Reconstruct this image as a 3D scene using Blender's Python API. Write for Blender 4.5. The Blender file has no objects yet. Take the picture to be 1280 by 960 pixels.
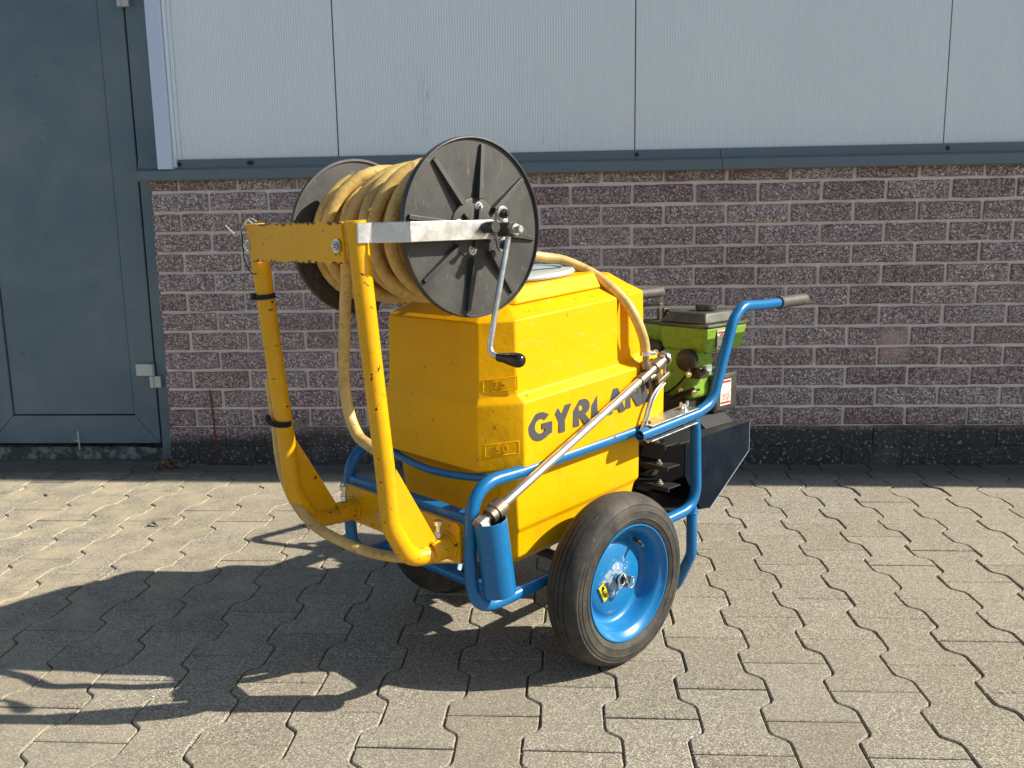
import bpy, bmesh, math, random
from mathutils import Vector, Matrix, noise
random.seed(7)
R = math.radians
PI = math.pi
sc = bpy.context.scene
C = sc.collection

# ------------------------------------------------------------------ camera, sky, sun, exposure
cam = bpy.data.cameras.new("camera")
cam_ob = bpy.data.objects.new("camera", cam)
C.objects.link(cam_ob)
sc.camera = cam_ob
cam.sensor_fit = 'HORIZONTAL'
cam.sensor_width = 36.0
cam.lens = 1105.0446 / 1280 * 36
cam.clip_start = 0.05
cam.clip_end = 500
def set_cam():
    pitch, yaw, roll = R(9.92715), R(3.57444), R(-0.92386)
    f = Vector((-math.sin(yaw) * math.cos(pitch), math.cos(yaw) * math.cos(pitch), -math.sin(pitch)))
    r = Vector((math.cos(yaw), math.sin(yaw), 0))
    u = r.cross(f)
    r2 = r * math.cos(roll) + u * math.sin(roll)
    u2 = -r * math.sin(roll) + u * math.cos(roll)
    m = Matrix((r2, u2, -f)).transposed().to_4x4()
    m.translation = Vector((1.3019, -3.2275, 0.8716))
    cam_ob.matrix_world = m
set_cam()

SUN_EL, SUN_AZ = 35.0, -1.2          # azimuth measured from +X towards +Y
world = bpy.data.worlds.new("World")
sc.world = world
world.use_nodes = True
wn = world.node_tree.nodes
sky = wn.new('ShaderNodeTexSky')
sky.sky_type = 'NISHITA'
sky.sun_disc = False
sky.sun_elevation = R(SUN_EL)
sky.sun_rotation = R(90 - SUN_AZ)
sky.air_density = 1.0
sky.dust_density = 1.0
world.node_tree.links.new(sky.outputs[0], wn['Background'].inputs[0])
wn['Background'].inputs[1].default_value = 0.074

sun = bpy.data.lights.new("sun", 'SUN')
sun.energy = 4.6
sun.angle = R(0.5)
sun.color = (1.0, 0.93, 0.80)
sun_ob = bpy.data.objects.new("sun", sun)
C.objects.link(sun_ob)
sd = Vector((math.cos(R(SUN_EL)) * math.cos(R(SUN_AZ)), math.cos(R(SUN_EL)) * math.sin(R(SUN_AZ)), math.sin(R(SUN_EL))))
sun_ob.rotation_euler = sd.to_track_quat('Z', 'Y').to_euler()
sc.view_settings.view_transform = 'Standard'
sc.view_settings.look = 'None'
sc.view_settings.exposure = 0.9
sc.view_settings.gamma = 1.0

# ------------------------------------------------------------------ materials
class NT:
    def __init__(s, name, rough=0.5, metal=0.0, spec=0.5, coat=0.0):
        s.m = bpy.data.materials.new(name)
        s.m.use_nodes = True
        s.t = s.m.node_tree
        s.n = s.t.nodes
        s.b = s.n['Principled BSDF']
        s.b.inputs['Roughness'].default_value = rough
        s.b.inputs['Metallic'].default_value = metal
        s.b.inputs['Specular IOR Level'].default_value = spec
        s.b.inputs['Coat Weight'].default_value = coat
        s.b.inputs['Coat Roughness'].default_value = 0.15
    def link(s, a, b): s.t.links.new(a, b)
    def coord(s, world=False, scale=(1, 1, 1)):
        if world:
            o = s.n.new('ShaderNodeNewGeometry').outputs['Position']
        else:
            o = s.n.new('ShaderNodeTexCoord').outputs['Object']
        if scale != (1, 1, 1):
            mp = s.n.new('ShaderNodeMapping')
            mp.inputs['Scale'].default_value = scale
            s.link(o, mp.inputs['Vector'])
            o = mp.outputs[0]
        return o
    def noise(s, co, scale, detail=4, rough=0.6, dist=0.0):
        t = s.n.new('ShaderNodeTexNoise')
        t.inputs['Scale'].default_value = scale
        t.inputs['Detail'].default_value = detail
        t.inputs['Roughness'].default_value = rough
        t.inputs['Distortion'].default_value = dist
        s.link(co, t.inputs['Vector'])
        return t.outputs[0]
    def vor(s, co, scale, out='Distance', feature='F1', rnd=1.0):
        t = s.n.new('ShaderNodeTexVoronoi')
        t.feature = feature
        t.inputs['Scale'].default_value = scale
        t.inputs['Randomness'].default_value = rnd
        s.link(co, t.inputs['Vector'])
        return t.outputs[out]
    def ramp(s, v, stops, mode='LINEAR'):
        r = s.n.new('ShaderNodeValToRGB')
        r.color_ramp.interpolation = mode
        e = r.color_ramp.elements
        while len(e) < len(stops): e.new(0.5)
        for i, (p, c) in enumerate(stops):
            e[i].position = p
            if not hasattr(c, '__len__'): c = (c, c, c)
            e[i].color = (*c[:3], 1)
        s.link(v, r.inputs[0])
        return r.outputs[0]
    def mix(s, f, a, b, mode='MIX'):
        m = s.n.new('ShaderNodeMix')
        m.data_type = 'RGBA'
        m.blend_type = mode
        for k, v in ((0, f), (6, a), (7, b)):
            if hasattr(v, 'is_linked'): s.link(v, m.inputs[k])
            elif k == 0: m.inputs[0].default_value = v
            else: m.inputs[k].default_value = (*v, 1) if hasattr(v, '__len__') else (v, v, v, 1)
        return m.outputs[2]
    def math(s, op, a, b=0.0):
        m = s.n.new('ShaderNodeMath')
        m.operation = op
        for k, v in ((0, a), (1, b)):
            if hasattr(v, 'is_linked'): s.link(v, m.inputs[k])
            else: m.inputs[k].default_value = v
        return m.outputs[0]
    def maprange(s, v, a, b, c=0.0, d=1.0):
        m = s.n.new('ShaderNodeMapRange')
        s.link(v, m.inputs[0])
        for i, x in enumerate((a, b, c, d)): m.inputs[i + 1].default_value = x
        return m.outputs[0]
    def sep(s, co):
        m = s.n.new('ShaderNodeSeparateXYZ')
        s.link(co, m.inputs[0])
        return m.outputs
    def rnd(s): return s.n.new('ShaderNodeObjectInfo').outputs['Random']
    def col(s, v):
        if hasattr(v, 'is_linked'): s.link(v, s.b.inputs['Base Color'])
        else: s.b.inputs['Base Color'].default_value = (*v, 1)
    def rough(s, v): s.link(v, s.b.inputs['Roughness'])
    def bump(s, h, strength=0.3, dist=0.002):
        b = s.n.new('ShaderNodeBump')
        b.inputs['Strength'].default_value = strength
        b.inputs['Distance'].default_value = dist
        s.link(h, b.inputs['Height'])
        s.link(b.outputs[0], s.b.inputs['Normal'])

def paint(name, base, chip=(0.10, 0.03, 0.012), rough=0.32, chipamt=0.66, dirt=0.25, scale=45, coat=0.08):
    t = NT(name, rough, coat=coat, spec=0.4)
    co = t.coord()
    big = t.noise(co, 7, 5)
    c = t.mix(t.maprange(big, 0.35, 0.75), base, tuple(x * 0.82 for x in base))
    d = t.noise(co, 90, 3)
    c = t.mix(t.math('MULTIPLY', t.maprange(d, 0.5, 0.8), dirt), c, tuple(x * 0.35 + 0.01 for x in base))
    if chipamt < 1:
        f = t.noise(co, scale, 3, 0.55, 0.6)
        msk = t.noise(co, 6, 2)
        g = t.math('ADD', f, t.math('MULTIPLY', t.math('SUBTRACT', msk, 0.5), 0.25))
        c = t.mix(t.maprange(g, chipamt, chipamt + 0.02), c, chip)
        t.rough(t.maprange(g, chipamt, chipamt + 0.02, rough, 0.85))
    t.col(c)
    t.bump(t.noise(co, 130, 3), 0.12, 0.0012)
    return t.m

YEL = (0.75, 0.38, 0.0)
M_yel = paint('yellow_paint', YEL, chipamt=0.70)
t = NT('yellow_paint_edgeworn', 0.35, coat=0.05, spec=0.35)
co = t.coord()
z_ = t.sep(co)[2]
edge = t.math('MAXIMUM', t.maprange(z_, 0.8275, 0.8225, 0, 1), t.maprange(z_, 0.8815, 0.8865, 0, 1))
nn = t.noise(co, 95, 3, 0.6)
mk = t.maprange(t.math('ADD', nn, t.math('MULTIPLY', edge, 0.20)), 0.665, 0.69)
c = t.mix(t.maprange(t.noise(co, 7, 5), 0.35, 0.75), YEL, tuple(x * 0.85 for x in YEL))
c = t.mix(mk, c, (0.055, 0.022, 0.012))
t.col(c)
t.bump(t.noise(co, 130, 3), 0.12, 0.0012)
M_cross = t.m
M_yel_worn = paint('yellow_paint_worn', YEL, chip=(0.07, 0.02, 0.01), chipamt=0.665, scale=85)
M_blue = paint('blue_paint', (0.004, 0.142, 0.37), chip=(0.10, 0.07, 0.055), chipamt=0.715, dirt=0.4, rough=0.3)
t = NT('worn_edge', 0.4)
t.col((0.30, 0.38, 0.45))
M_edge = t.m
t = NT('rim_paint', 0.33, coat=0.1, spec=0.4)
co = t.coord()
s3 = t.sep(co)
rad_ = t.math('SQRT', t.math('ADD', t.math('POWER', s3[1], 2.0), t.math('POWER', t.math('SUBTRACT', s3[2], 0.176), 2.0)))
near = t.maprange(rad_, 0.015, 0.062, 1, 0)
scuff = t.maprange(t.math('ADD', t.noise(co, 75, 6, 0.75), t.math('MULTIPLY', near, 0.22)), 0.66, 0.73)
c = t.mix(t.maprange(t.noise(co, 9, 5), 0.35, 0.7), (0.005, 0.145, 0.36), (0.011, 0.175, 0.41))
c = t.mix(t.math('MULTIPLY', scuff, 0.8), c, (0.42, 0.45, 0.48))
c = t.mix(t.maprange(t.noise(co, 140, 3), 0.68, 0.71), c, (0.06, 0.05, 0.045))
t.col(c)
M_rim = t.m
t = NT('dark_blue_paint', 0.75, spec=0.08)
co = t.coord()
t.col(t.mix(t.maprange(t.noise(co, 12, 5), 0.4, 0.7), (0.003, 0.006, 0.013), (0.010, 0.016, 0.024)))
M_darkblue = t.m
M_green = paint('green_paint', (0.20, 0.36, 0.03), chip=(0.04, 0.035, 0.015), chipamt=0.68, dirt=0.9, rough=0.5, coat=0.05)
M_darksteel = paint('black_steel', (0.022, 0.023, 0.025), chip=(0.12, 0.07, 0.04), chipamt=0.74, rough=0.5)

t = NT('tank_plastic', 0.52, spec=0.14)
co = t.coord()
n1 = t.noise(co, 5, 6)
c = t.mix(t.maprange(n1, 0.3, 0.75), (0.79, 0.415, 0.0), (0.72, 0.365, 0.0))
st = t.noise(t.coord(scale=(7, 7, 1.3)), 6, 5)
c = t.mix(t.math('MULTIPLY', t.maprange(st, 0.55, 0.8), 0.22), c, (0.42, 0.22, 0.02))
res = t.noise(t.coord(scale=(1, 1, 2.5)), 16, 6, 0.75, 0.5)
c = t.mix(t.math('MULTIPLY', t.maprange(res, 0.57, 0.72), 0.22), c, (0.62, 0.52, 0.22))
scr = t.noise(t.coord(scale=(1, 14, 3)), 12, 3, 0.6, 1.5)
c = t.mix(t.math('MULTIPLY', t.maprange(scr, 0.68, 0.71), 0.30), c, (0.50, 0.30, 0.04))
sp = t.noise(co, 70, 2, 0.5)
c = t.mix(t.math('MULTIPLY', t.maprange(sp, 0.72, 0.76), 0.6), c, (0.15, 0.08, 0.02))
t.col(c)
t.rough(t.maprange(t.noise(co, 20, 4), 0.3, 0.7, 0.38, 0.55))
t.bump(t.math('ADD', t.noise(co, 18, 5), t.math('MULTIPLY', t.noise(co, 5, 2), 2.0)), 0.30, 0.006)
M_tank = t.m

t = NT('lettering_grey', 0.6)
co = t.coord()
t.col(t.mix(t.maprange(t.noise(co, 120, 3), 0.62, 0.72), (0.050, 0.053, 0.060), (0.075, 0.073, 0.070)))
M_letter = t.m

t = NT('black_plastic', 0.48)
co = t.coord()
g = t.noise(co, 14, 6, 0.65)
sc1 = t.noise(t.coord(scale=(1, 9, 2)), 22, 4, 0.7, 0.8)
c = t.mix(t.maprange(g, 0.35, 0.7), (0.028, 0.028, 0.026), (0.054, 0.052, 0.046))
c = t.mix(t.math('MULTIPLY', t.maprange(sc1, 0.60, 0.68), 0.5), c, (0.16, 0.155, 0.14))
t.col(c)
t.rough(t.maprange(g, 0.3, 0.7, 0.42, 0.62))
t.bump(t.noise(co, 60, 4), 0.12, 0.002)
M_blkpl = t.m

t = NT('black_rubber', 0.75, spec=0.3)
t.col((0.016, 0.016, 0.016))
M_blk = t.m
t = NT('glossy_black', 0.18)
t.col((0.01, 0.01, 0.01))
M_gloss = t.m

t = NT('grip_rubber', 0.6, spec=0.4)
co = t.coord()
t.col(t.mix(t.noise(co, 60, 4), (0.05, 0.048, 0.042), (0.12, 0.116, 0.098)))
M_grip = t.m

t = NT('tyre_rubber', 0.7, spec=0.35)
co = t.coord()
g = t.noise(co, 26, 6, 0.7)
c = t.mix(t.maprange(g, 0.35, 0.7), (0.020, 0.0195, 0.018), (0.062, 0.056, 0.047))
c = t.mix(t.math('MULTIPLY', t.maprange(t.noise(co, 8, 5, 0.7), 0.45, 0.65), 0.5), c, (0.115, 0.098, 0.075))
c = t.mix(t.maprange(t.noise(co, 160, 2), 0.70, 0.74), c, (0.22, 0.2, 0.17))
t.col(c)
t.bump(t.noise(co, 120, 4), 0.3, 0.0015)
M_tyre = t.m

t = NT('hose_rubber', 0.42, spec=0.5)
co = t.coord()
g = t.noise(co, 22, 6, 0.7, 0.4)
c = t.mix(t.maprange(g, 0.35, 0.72), (0.66, 0.46, 0.15), (0.36, 0.23, 0.065))
c = t.mix(t.math('MULTIPLY', t.maprange(t.noise(co, 75, 4, 0.7), 0.56, 0.70), 0.7), c, (0.14, 0.085, 0.03))
t.col(c)
t.bump(t.noise(co, 90, 3), 0.15, 0.001)
M_hose = t.m

t = NT('galvanised_steel', 0.33, metal=0.9)
co = t.coord()
g = t.sep(t.vor(co, 60, 'Color'))[0]
c = t.mix(0.18, (0.62, 0.63, 0.62), g)
c = t.mix(t.maprange(t.noise(co, 30, 5), 0.5, 0.75), c, (0.42, 0.40, 0.35))
t.col(c)
t.rough(t.maprange(t.noise(co, 50, 4), 0.3, 0.7, 0.22, 0.5))
M_galv = t.m
t = NT('dirty_cast_metal', 0.55, metal=0.6)
t.col(t.mix(t.noise(t.coord(), 50, 4), (0.05, 0.042, 0.03), (0.20, 0.16, 0.10)))
M_galvdark = t.m
t = NT('aluminium', 0.3, metal=0.95)
co = t.coord(scale=(6, 1, 1))
t.col(t.mix(t.noise(co, 60, 4), (0.86, 0.86, 0.85), (0.62, 0.61, 0.60)))
M_alu = t.m
t = NT('old_brass', 0.42, metal=0.9)
co = t.coord()
t.col(t.mix(t.noise(co, 60, 5), (0.38, 0.30, 0.20), (0.20, 0.165, 0.13)))
M_brass = t.m
t = NT('chrome_bolt', 0.25, metal=1.0)
t.col((0.7, 0.7, 0.68))
M_chrome = t.m
t = NT('lid_grey', 0.35)
t.col((0.42, 0.47, 0.46))
M_lid = t.m
t = NT('sticker_yellow', 0.4)
t.col((0.75, 0.60, 0.02))
M_sty = t.m
t = NT('sticker_white', 0.45)
t.col(t.mix(t.maprange(t.noise(t.coord(), 160, 3), 0.52, 0.62), (0.68, 0.66, 0.60), (0.30, 0.22, 0.17)))
M_stw = t.m
t = NT('sticker_red', 0.45)
t.col((0.45, 0.03, 0.02))
M_str = t.m
t = NT('rust', 0.9)
t.col(t.mix(t.noise(t.coord(), 80, 4), (0.09, 0.022, 0.012), (0.16, 0.05, 0.025)))
M_rust = t.m
t = NT('greasy_dark', 0.45)
t.col(t.mix(t.noise(t.coord(), 40, 4), (0.012, 0.011, 0.009), (0.06, 0.045, 0.025)))
M_grease = t.m
t = NT('white_string', 0.6)
t.col((0.6, 0.58, 0.5))
M_white = t.m

# wall and yard
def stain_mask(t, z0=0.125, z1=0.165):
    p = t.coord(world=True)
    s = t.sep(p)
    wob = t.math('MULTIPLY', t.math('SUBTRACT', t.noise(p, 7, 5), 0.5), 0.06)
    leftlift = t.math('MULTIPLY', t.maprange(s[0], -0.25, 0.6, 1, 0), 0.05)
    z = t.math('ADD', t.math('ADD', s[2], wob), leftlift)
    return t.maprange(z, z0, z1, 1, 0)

t = NT('brick_granite', 0.85, spec=0.35)
p = t.coord(world=True)
v = t.vor(p, 235, 'Color')
g = t.sep(v)[0]
sp = t.ramp(g, [(0.0, (0.085, 0.062, 0.066)), (0.30, (0.165, 0.122, 0.124)), (0.60, (0.37, 0.295, 0.285)), (0.85, (0.58, 0.49, 0.47)), (0.98, (0.90, 0.84, 0.80))])
fine = t.noise(p, 260, 3, 0.7)
sp = t.mix(t.math('MULTIPLY', t.maprange(fine, 0.35, 0.7), 0.45), sp, (0.27, 0.21, 0.205))
tone = t.rnd()
sp = t.mix(t.maprange(tone, 0, 1, 0.0, 0.9), sp, (0.70, 0.62, 0.62), 'MULTIPLY')
red = t.math('MULTIPLY', t.maprange(t.noise(p, 5, 4), 0.56, 0.72), 0.35)
sp = t.mix(red, sp, (0.13, 0.05, 0.045))
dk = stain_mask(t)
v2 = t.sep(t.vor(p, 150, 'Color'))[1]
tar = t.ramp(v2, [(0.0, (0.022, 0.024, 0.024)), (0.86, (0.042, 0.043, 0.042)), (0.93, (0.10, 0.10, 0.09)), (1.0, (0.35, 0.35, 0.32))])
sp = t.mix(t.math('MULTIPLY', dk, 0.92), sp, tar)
wash = t.math('MULTIPLY', t.maprange(t.noise(p, 2.3, 5), 0.50, 0.72), 0.22)
sp = t.mix(wash, sp, (0.42, 0.37, 0.35))
sq = t.sep(p)
dd = t.math('SQRT', t.math('ADD', t.math('POWER', t.math('SUBTRACT', sq[0], 2.478), 2.0), t.math('POWER', t.math('SUBTRACT', sq[2], 0.445), 2.0)))
pink = t.math('MULTIPLY', t.maprange(t.math('ADD', dd, t.math('MULTIPLY', t.math('SUBTRACT', t.noise(p, 25, 4), 0.5), 0.08)), 0.03, 0.085, 1, 0), 0.6)
sp = t.mix(pink, sp, (0.50, 0.36, 0.34))
t.col(sp)
t.bump(t.math('ADD', g, t.math('MULTIPLY', fine, 0.6)), 0.7, 0.004)
M_brick = t.m

t = NT('mortar', 0.95, spec=0.2)
p = t.coord(world=True)
c = t.mix(t.noise(p, 30, 5), (0.84, 0.735, 0.69), (0.70, 0.61, 0.57))
c = t.mix(t.maprange(t.noise(p, 150, 3), 0.62, 0.7), c, (0.30, 0.25, 0.24))
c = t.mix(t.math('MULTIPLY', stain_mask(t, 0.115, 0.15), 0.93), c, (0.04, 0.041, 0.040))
t.col(c)
t.bump(t.noise(p, 220, 4), 0.5, 0.003)
M_mortar = t.m

t = NT('paver_concrete', 0.9, spec=0.25)
p = t.coord(world=True)
v = t.sep(t.vor(p, 470, 'Color'))[0]
c = t.ramp(v, [(0.0, (0.055, 0.048, 0.037)), (0.25, (0.195, 0.174, 0.135)), (0.75, (0.345, 0.313, 0.25)), (0.97, (0.66, 0.61, 0.52))])
c = t.mix(t.math('MULTIPLY', t.maprange(t.noise(p, 180, 4, 0.7), 0.35, 0.7), 0.4), c, (0.25, 0.235, 0.19))
tone = t.maprange(t.rnd(), 0, 1, 0.0, 0.75)
c = t.mix(tone, c, (0.80, 0.76, 0.72), 'MULTIPLY')
big = t.noise(p, 1.1, 5, 0.6)
c = t.mix(t.math('MULTIPLY', t.maprange(big, 0.42, 0.72), 0.45), c, (0.36, 0.31, 0.225))
sx = t.sep(p)
dust = t.math('MULTIPLY', t.math('MULTIPLY', t.maprange(sx[0], 1.0, -0.2, 0, 1), t.maprange(t.noise(p, 9, 6, 0.65), 0.40, 0.62)), 0.75)
c = t.mix(dust, c, (0.46, 0.39, 0.265))
shade_dirt = t.math('MULTIPLY', t.maprange(t.math('ADD', sx[1], t.math('MULTIPLY', t.math('SUBTRACT', t.noise(p, 6, 4), 0.5), 0.15)), -0.27, -0.10, 0, 1), 0.82)
c = t.mix(shade_dirt, c, (0.07, 0.075, 0.065))  # dirt and the shade strip at the wall foot, both darkened into the colour
blot = t.math('MULTIPLY', t.maprange(t.noise(p, 16, 3, 0.5), 0.62, 0.74), 0.4)
c = t.mix(blot, c, (0.17, 0.15, 0.125))
nearr = t.math('MULTIPLY', t.math('MULTIPLY', t.maprange(sx[1], -1.2, -2.0, 0, 1), t.maprange(t.noise(p, 2.2, 4), 0.38, 0.62)), 0.45)
c = t.mix(nearr, c, (0.19, 0.175, 0.15))
t.col(c)
t.bump(t.math('ADD', v, t.noise(p, 300, 3)), 0.40, 0.0018)
M_pave = t.m

t = NT('joint_sand', 1.0, spec=0.1)
p = t.coord(world=True)
sx = t.sep(p)
c = t.mix(t.maprange(t.noise(p, 12, 5), 0.4, 0.62), (0.42, 0.36, 0.24), (0.15, 0.125, 0.09))
c = t.mix(t.math('MULTIPLY', t.maprange(sx[0], 0.9, 1.6, 0, 1), 0.6), c, (0.12, 0.105, 0.08))
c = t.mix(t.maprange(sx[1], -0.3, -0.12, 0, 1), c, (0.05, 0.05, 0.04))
c = t.mix(t.maprange(t.noise(p, 400, 2), 0.45, 0.6), c, (0.22, 0.19, 0.14))
t.col(c)
t.bump(t.noise(p, 260, 4), 0.8, 0.004)
M_sand = t.m

t = NT('yard_far', 0.95, spec=0.2)
t.col(t.mix(t.noise(t.coord(world=True), 3, 5), (0.30, 0.27, 0.22), (0.24, 0.215, 0.18)))
M_far = t.m

t = NT('panel_grey', 0.5, spec=0.5, coat=0.0)
p = t.coord(world=True)
c = t.mix(t.noise(t.coord(world=True, scale=(1, 1, .25)), 3, 6), (0.74, 0.82, 0.86), (0.67, 0.755, 0.80))
c = t.mix(t.math('MULTIPLY', t.maprange(t.noise(t.coord(world=True, scale=(6, 1, 1)), 7, 5, 0.6), 0.66, 0.74), 0.30), c, (0.36, 0.38, 0.38))
sx_ = t.sep(p)
drip = t.math('MULTIPLY', t.math('MULTIPLY', t.maprange(t.math('ABSOLUTE', t.math('SUBTRACT', sx_[0], 0.80)), 0.0, 0.035, 1, 0), t.maprange(t.noise(t.coord(world=True, scale=(30, 1, 1.6)), 9, 4, 0.6), 0.50, 0.60)), t.maprange(t.math('ABSOLUTE', t.math('SUBTRACT', sx_[2], 1.32)), 0.05, 0.14, 1, 0))
c = t.mix(t.math('MULTIPLY', drip, 0.6), c, (0.22, 0.24, 0.25))
lift = t.math('MULTIPLY', t.maprange(t.math('ADD', t.sep(p)[2], t.math('MULTIPLY', t.noise(p, 5, 4), 0.15)), 1.16, 1.40, 1, 0), 0.30)
c = t.mix(lift, c, (0.66, 0.69, 0.72))
t.col(c)
M_panel = t.m
t = NT('profile_pale_blue', 0.35, spec=0.5)
t.col((0.52, 0.62, 0.80))
M_profile = t.m
t = NT('flashing_slate', 0.42)
p = t.coord(world=True)
t.col(t.mix(t.noise(p, 12, 6, 0.65), (0.095, 0.135, 0.158), (0.125, 0.162, 0.18)))
M_flash = t.m
t = NT('door_slate', 0.5)
p = t.coord(world=True)
c = t.mix(t.maprange(t.noise(p, 3.2, 6, 0.62, 0.5), 0.35, 0.68), (0.085, 0.138, 0.180), (0.140, 0.190, 0.215))
c = t.mix(t.math('MULTIPLY', t.maprange(t.noise(t.coord(world=True, scale=(1, 1, 0.35)), 9, 6, 0.7, 1.2), 0.60, 0.72), 0.35), c, (0.16, 0.18, 0.19))
c = t.mix(t.math('MULTIPLY', t.maprange(t.noise(p, 45, 2), 0.70, 0.73), 0.35), c, (0.03, 0.035, 0.04))
t.col(c)
M_door = t.m
t = NT('hinge_pale', 0.4, metal=0.2)
t.col((0.48, 0.50, 0.50))
M_hinge = t.m
t = NT('dark_gap', 0.9)
t.col((0.012, 0.013, 0.014))
M_gap = t.m
t = NT('sill_concrete', 0.95)
t.col(t.mix(t.maprange(t.noise(t.coord(world=True), 30, 5), 0.45, 0.6), (0.08, 0.085, 0.07), (0.26, 0.27, 0.24)))
M_sill = t.m
t = NT('dry_leaf', 0.9)
t.col(t.mix(t.maprange(t.noise(t.coord(), 60, 2), .4, .6), (0.26, 0.165, 0.10), (0.10, 0.06, 0.04)))
M_leaf = t.m

# ------------------------------------------------------------------ mesh helpers
def finish(bm, name, mat, parent=None, smooth=35, bevel=0, segs=2):
    bmesh.ops.recalc_face_normals(bm, faces=bm.faces)
    me = bpy.data.meshes.new(name)
    bm.to_mesh(me)
    bm.free()
    return link(me, name, mat, parent, smooth, bevel, segs)
def link(me, name, mat, parent=None, smooth=35, bevel=0, segs=2):
    mats = mat if isinstance(mat, (list, tuple)) else [mat]
    if not me.materials:
        for m in mats: me.materials.append(m)
    if smooth:
        me.polygons.foreach_set('use_smooth', [True] * len(me.polygons))
        me.set_sharp_from_angle(angle=R(smooth))
    o = bpy.data.objects.new(name, me)
    C.objects.link(o)
    if parent: o.parent = parent
    if bevel:
        b = o.modifiers.new('bevel', 'BEVEL')
        b.width = bevel
        b.segments = segs
        b.limit_method = 'ANGLE'
        b.angle_limit = R(18)
        b.harden_normals = False
    return o
def tag(o, label=None, cat=None, group=None, kind=None):
    if label: o['label'] = label
    if cat: o['category'] = cat
    if group: o['group'] = group
    if kind: o['kind'] = kind
    return o
def empty(name, loc=(0, 0, 0), rz=0, parent=None):
    o = bpy.data.objects.new(name, None)
    o.empty_display_size = 0.1
    C.objects.link(o)
    o.location = loc
    o.rotation_euler = (0, 0, rz)
    if parent: o.parent = parent
    return o
def box(bm, x0, x1, y0, y1, z0, z1, mi=0):
    vs = [bm.verts.new(p) for p in ((x0, y0, z0), (x1, y0, z0), (x1, y1, z0), (x0, y1, z0), (x0, y0, z1), (x1, y0, z1), (x1, y1, z1), (x0, y1, z1))]
    for f in ((0, 3, 2, 1), (4, 5, 6, 7), (0, 1, 5, 4), (1, 2, 6, 5), (2, 3, 7, 6), (3, 0, 4, 7)):
        fa = bm.faces.new([vs[i] for i in f])
        fa.material_index = mi
    return vs
def obb(bm, c, ax, ay, az, hx, hy, hz):
    c, ax, ay, az = Vector(c), Vector(ax).normalized(), Vector(ay).normalized(), Vector(az).normalized()
    vs = [bm.verts.new(c + ax * sx * hx + ay * sy * hy + az * sz * hz) for sz in (-1, 1) for sx, sy in ((-1, -1), (1, -1), (1, 1), (-1, 1))]
    for f in ((0, 3, 2, 1), (4, 5, 6, 7), (0, 1, 5, 4), (1, 2, 6, 5), (2, 3, 7, 6), (3, 0, 4, 7)):
        bm.faces.new([vs[i] for i in f])
def prism(bm, pts, d):
    """closed polygon pts (3D) extruded by vector d"""
    d = Vector(d)
    a = [bm.verts.new(Vector(p)) for p in pts]
    b = [bm.verts.new(Vector(p) + d) for p in pts]
    bm.faces.new(a)
    bm.faces.new(b[::-1])
    n = len(a)
    for i in range(n): bm.faces.new((a[i], b[i], b[(i + 1) % n], a[(i + 1) % n]))
def fillet(pts, r, n=7):
    pts = [Vector(p) for p in pts]
    out = [pts[0]]
    for i in range(1, len(pts) - 1):
        p, a, b = pts[i], pts[i - 1], pts[i + 1]
        rr = r[i] if isinstance(r, (list, tuple)) else r
        da, db = (a - p), (b - p)
        la, lb = da.length, db.length
        da.normalize(); db.normalize()
        ang = da.angle(db)
        if ang > 3.05 or rr <= 0:
            out.append(p); continue
        t_ = min(rr / math.tan(ang / 2), la * 0.49, lb * 0.49)
        s, e = p + da * t_, p + db * t_
        for k in range(n + 1):
            q = k / n
            out.append((1 - q) ** 2 * s + 2 * q * (1 - q) * (p * 0.9 + (s + e) * 0.05) + q * q * e)
    out.append(pts[-1])
    return out
def catmull(pts, n=8, closed=False):
    pts = [Vector(p) for p in pts]
    out = []
    m = len(pts)
    for i in range(m - 1):
        p0, p1, p2, p3 = pts[max(i - 1, 0)], pts[i], pts[i + 1], pts[min(i + 2, m - 1)]
        for k in range(n):
            q = k / n
            out.append(0.5 * ((2 * p1) + (p2 - p0) * q + (2 * p0 - 5 * p1 + 4 * p2 - p3) * q * q + (3 * p1 - p0 - 3 * p2 + p3) * q ** 3))
    out.append(pts[-1])
    return out
def tube(bm, path, r, seg=14, caps=True, radii=None, closed=False, inner=None, mi=0):
    path = [Vector(p) for p in path]
    n = len(path)
    rings = []
    tan0 = (path[1] - path[0]).normalized()
    up = Vector((0, 0, 1)) if abs(tan0.z) < 0.9 else Vector((1, 0, 0))
    nrm = tan0.cross(up).normalized()
    prev = tan0
    for i in range(n):
        if closed: tg = (path[(i + 1) % n] - path[i - 1])
        else: tg = path[min(i + 1, n - 1)] - path[max(i - 1, 0)]
        tg.normalize()
        q = prev.rotation_difference(tg)
        nrm = (q @ nrm)
        nrm = (nrm - tg * nrm.dot(tg)).normalized()
        prev = tg
        bn = tg.cross(nrm)
        rr = radii[i] if radii else r
        rings.append([bm.verts.new(path[i] + (nrm * math.cos(2 * PI * k / seg) + bn * math.sin(2 * PI * k / seg)) * rr) for k in range(seg)])
    for i in range(n if closed else n - 1):
        a, b = rings[i], rings[(i + 1) % n]
        for k in range(seg):
            f = bm.faces.new((a[k], a[(k + 1) % seg], b[(k + 1) % seg], b[k]))
            f.material_index = mi
    if caps and not closed:
        bm.faces.new(rings[0][::-1]).material_index = mi
        bm.faces.new(rings[-1]).material_index = mi
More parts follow.
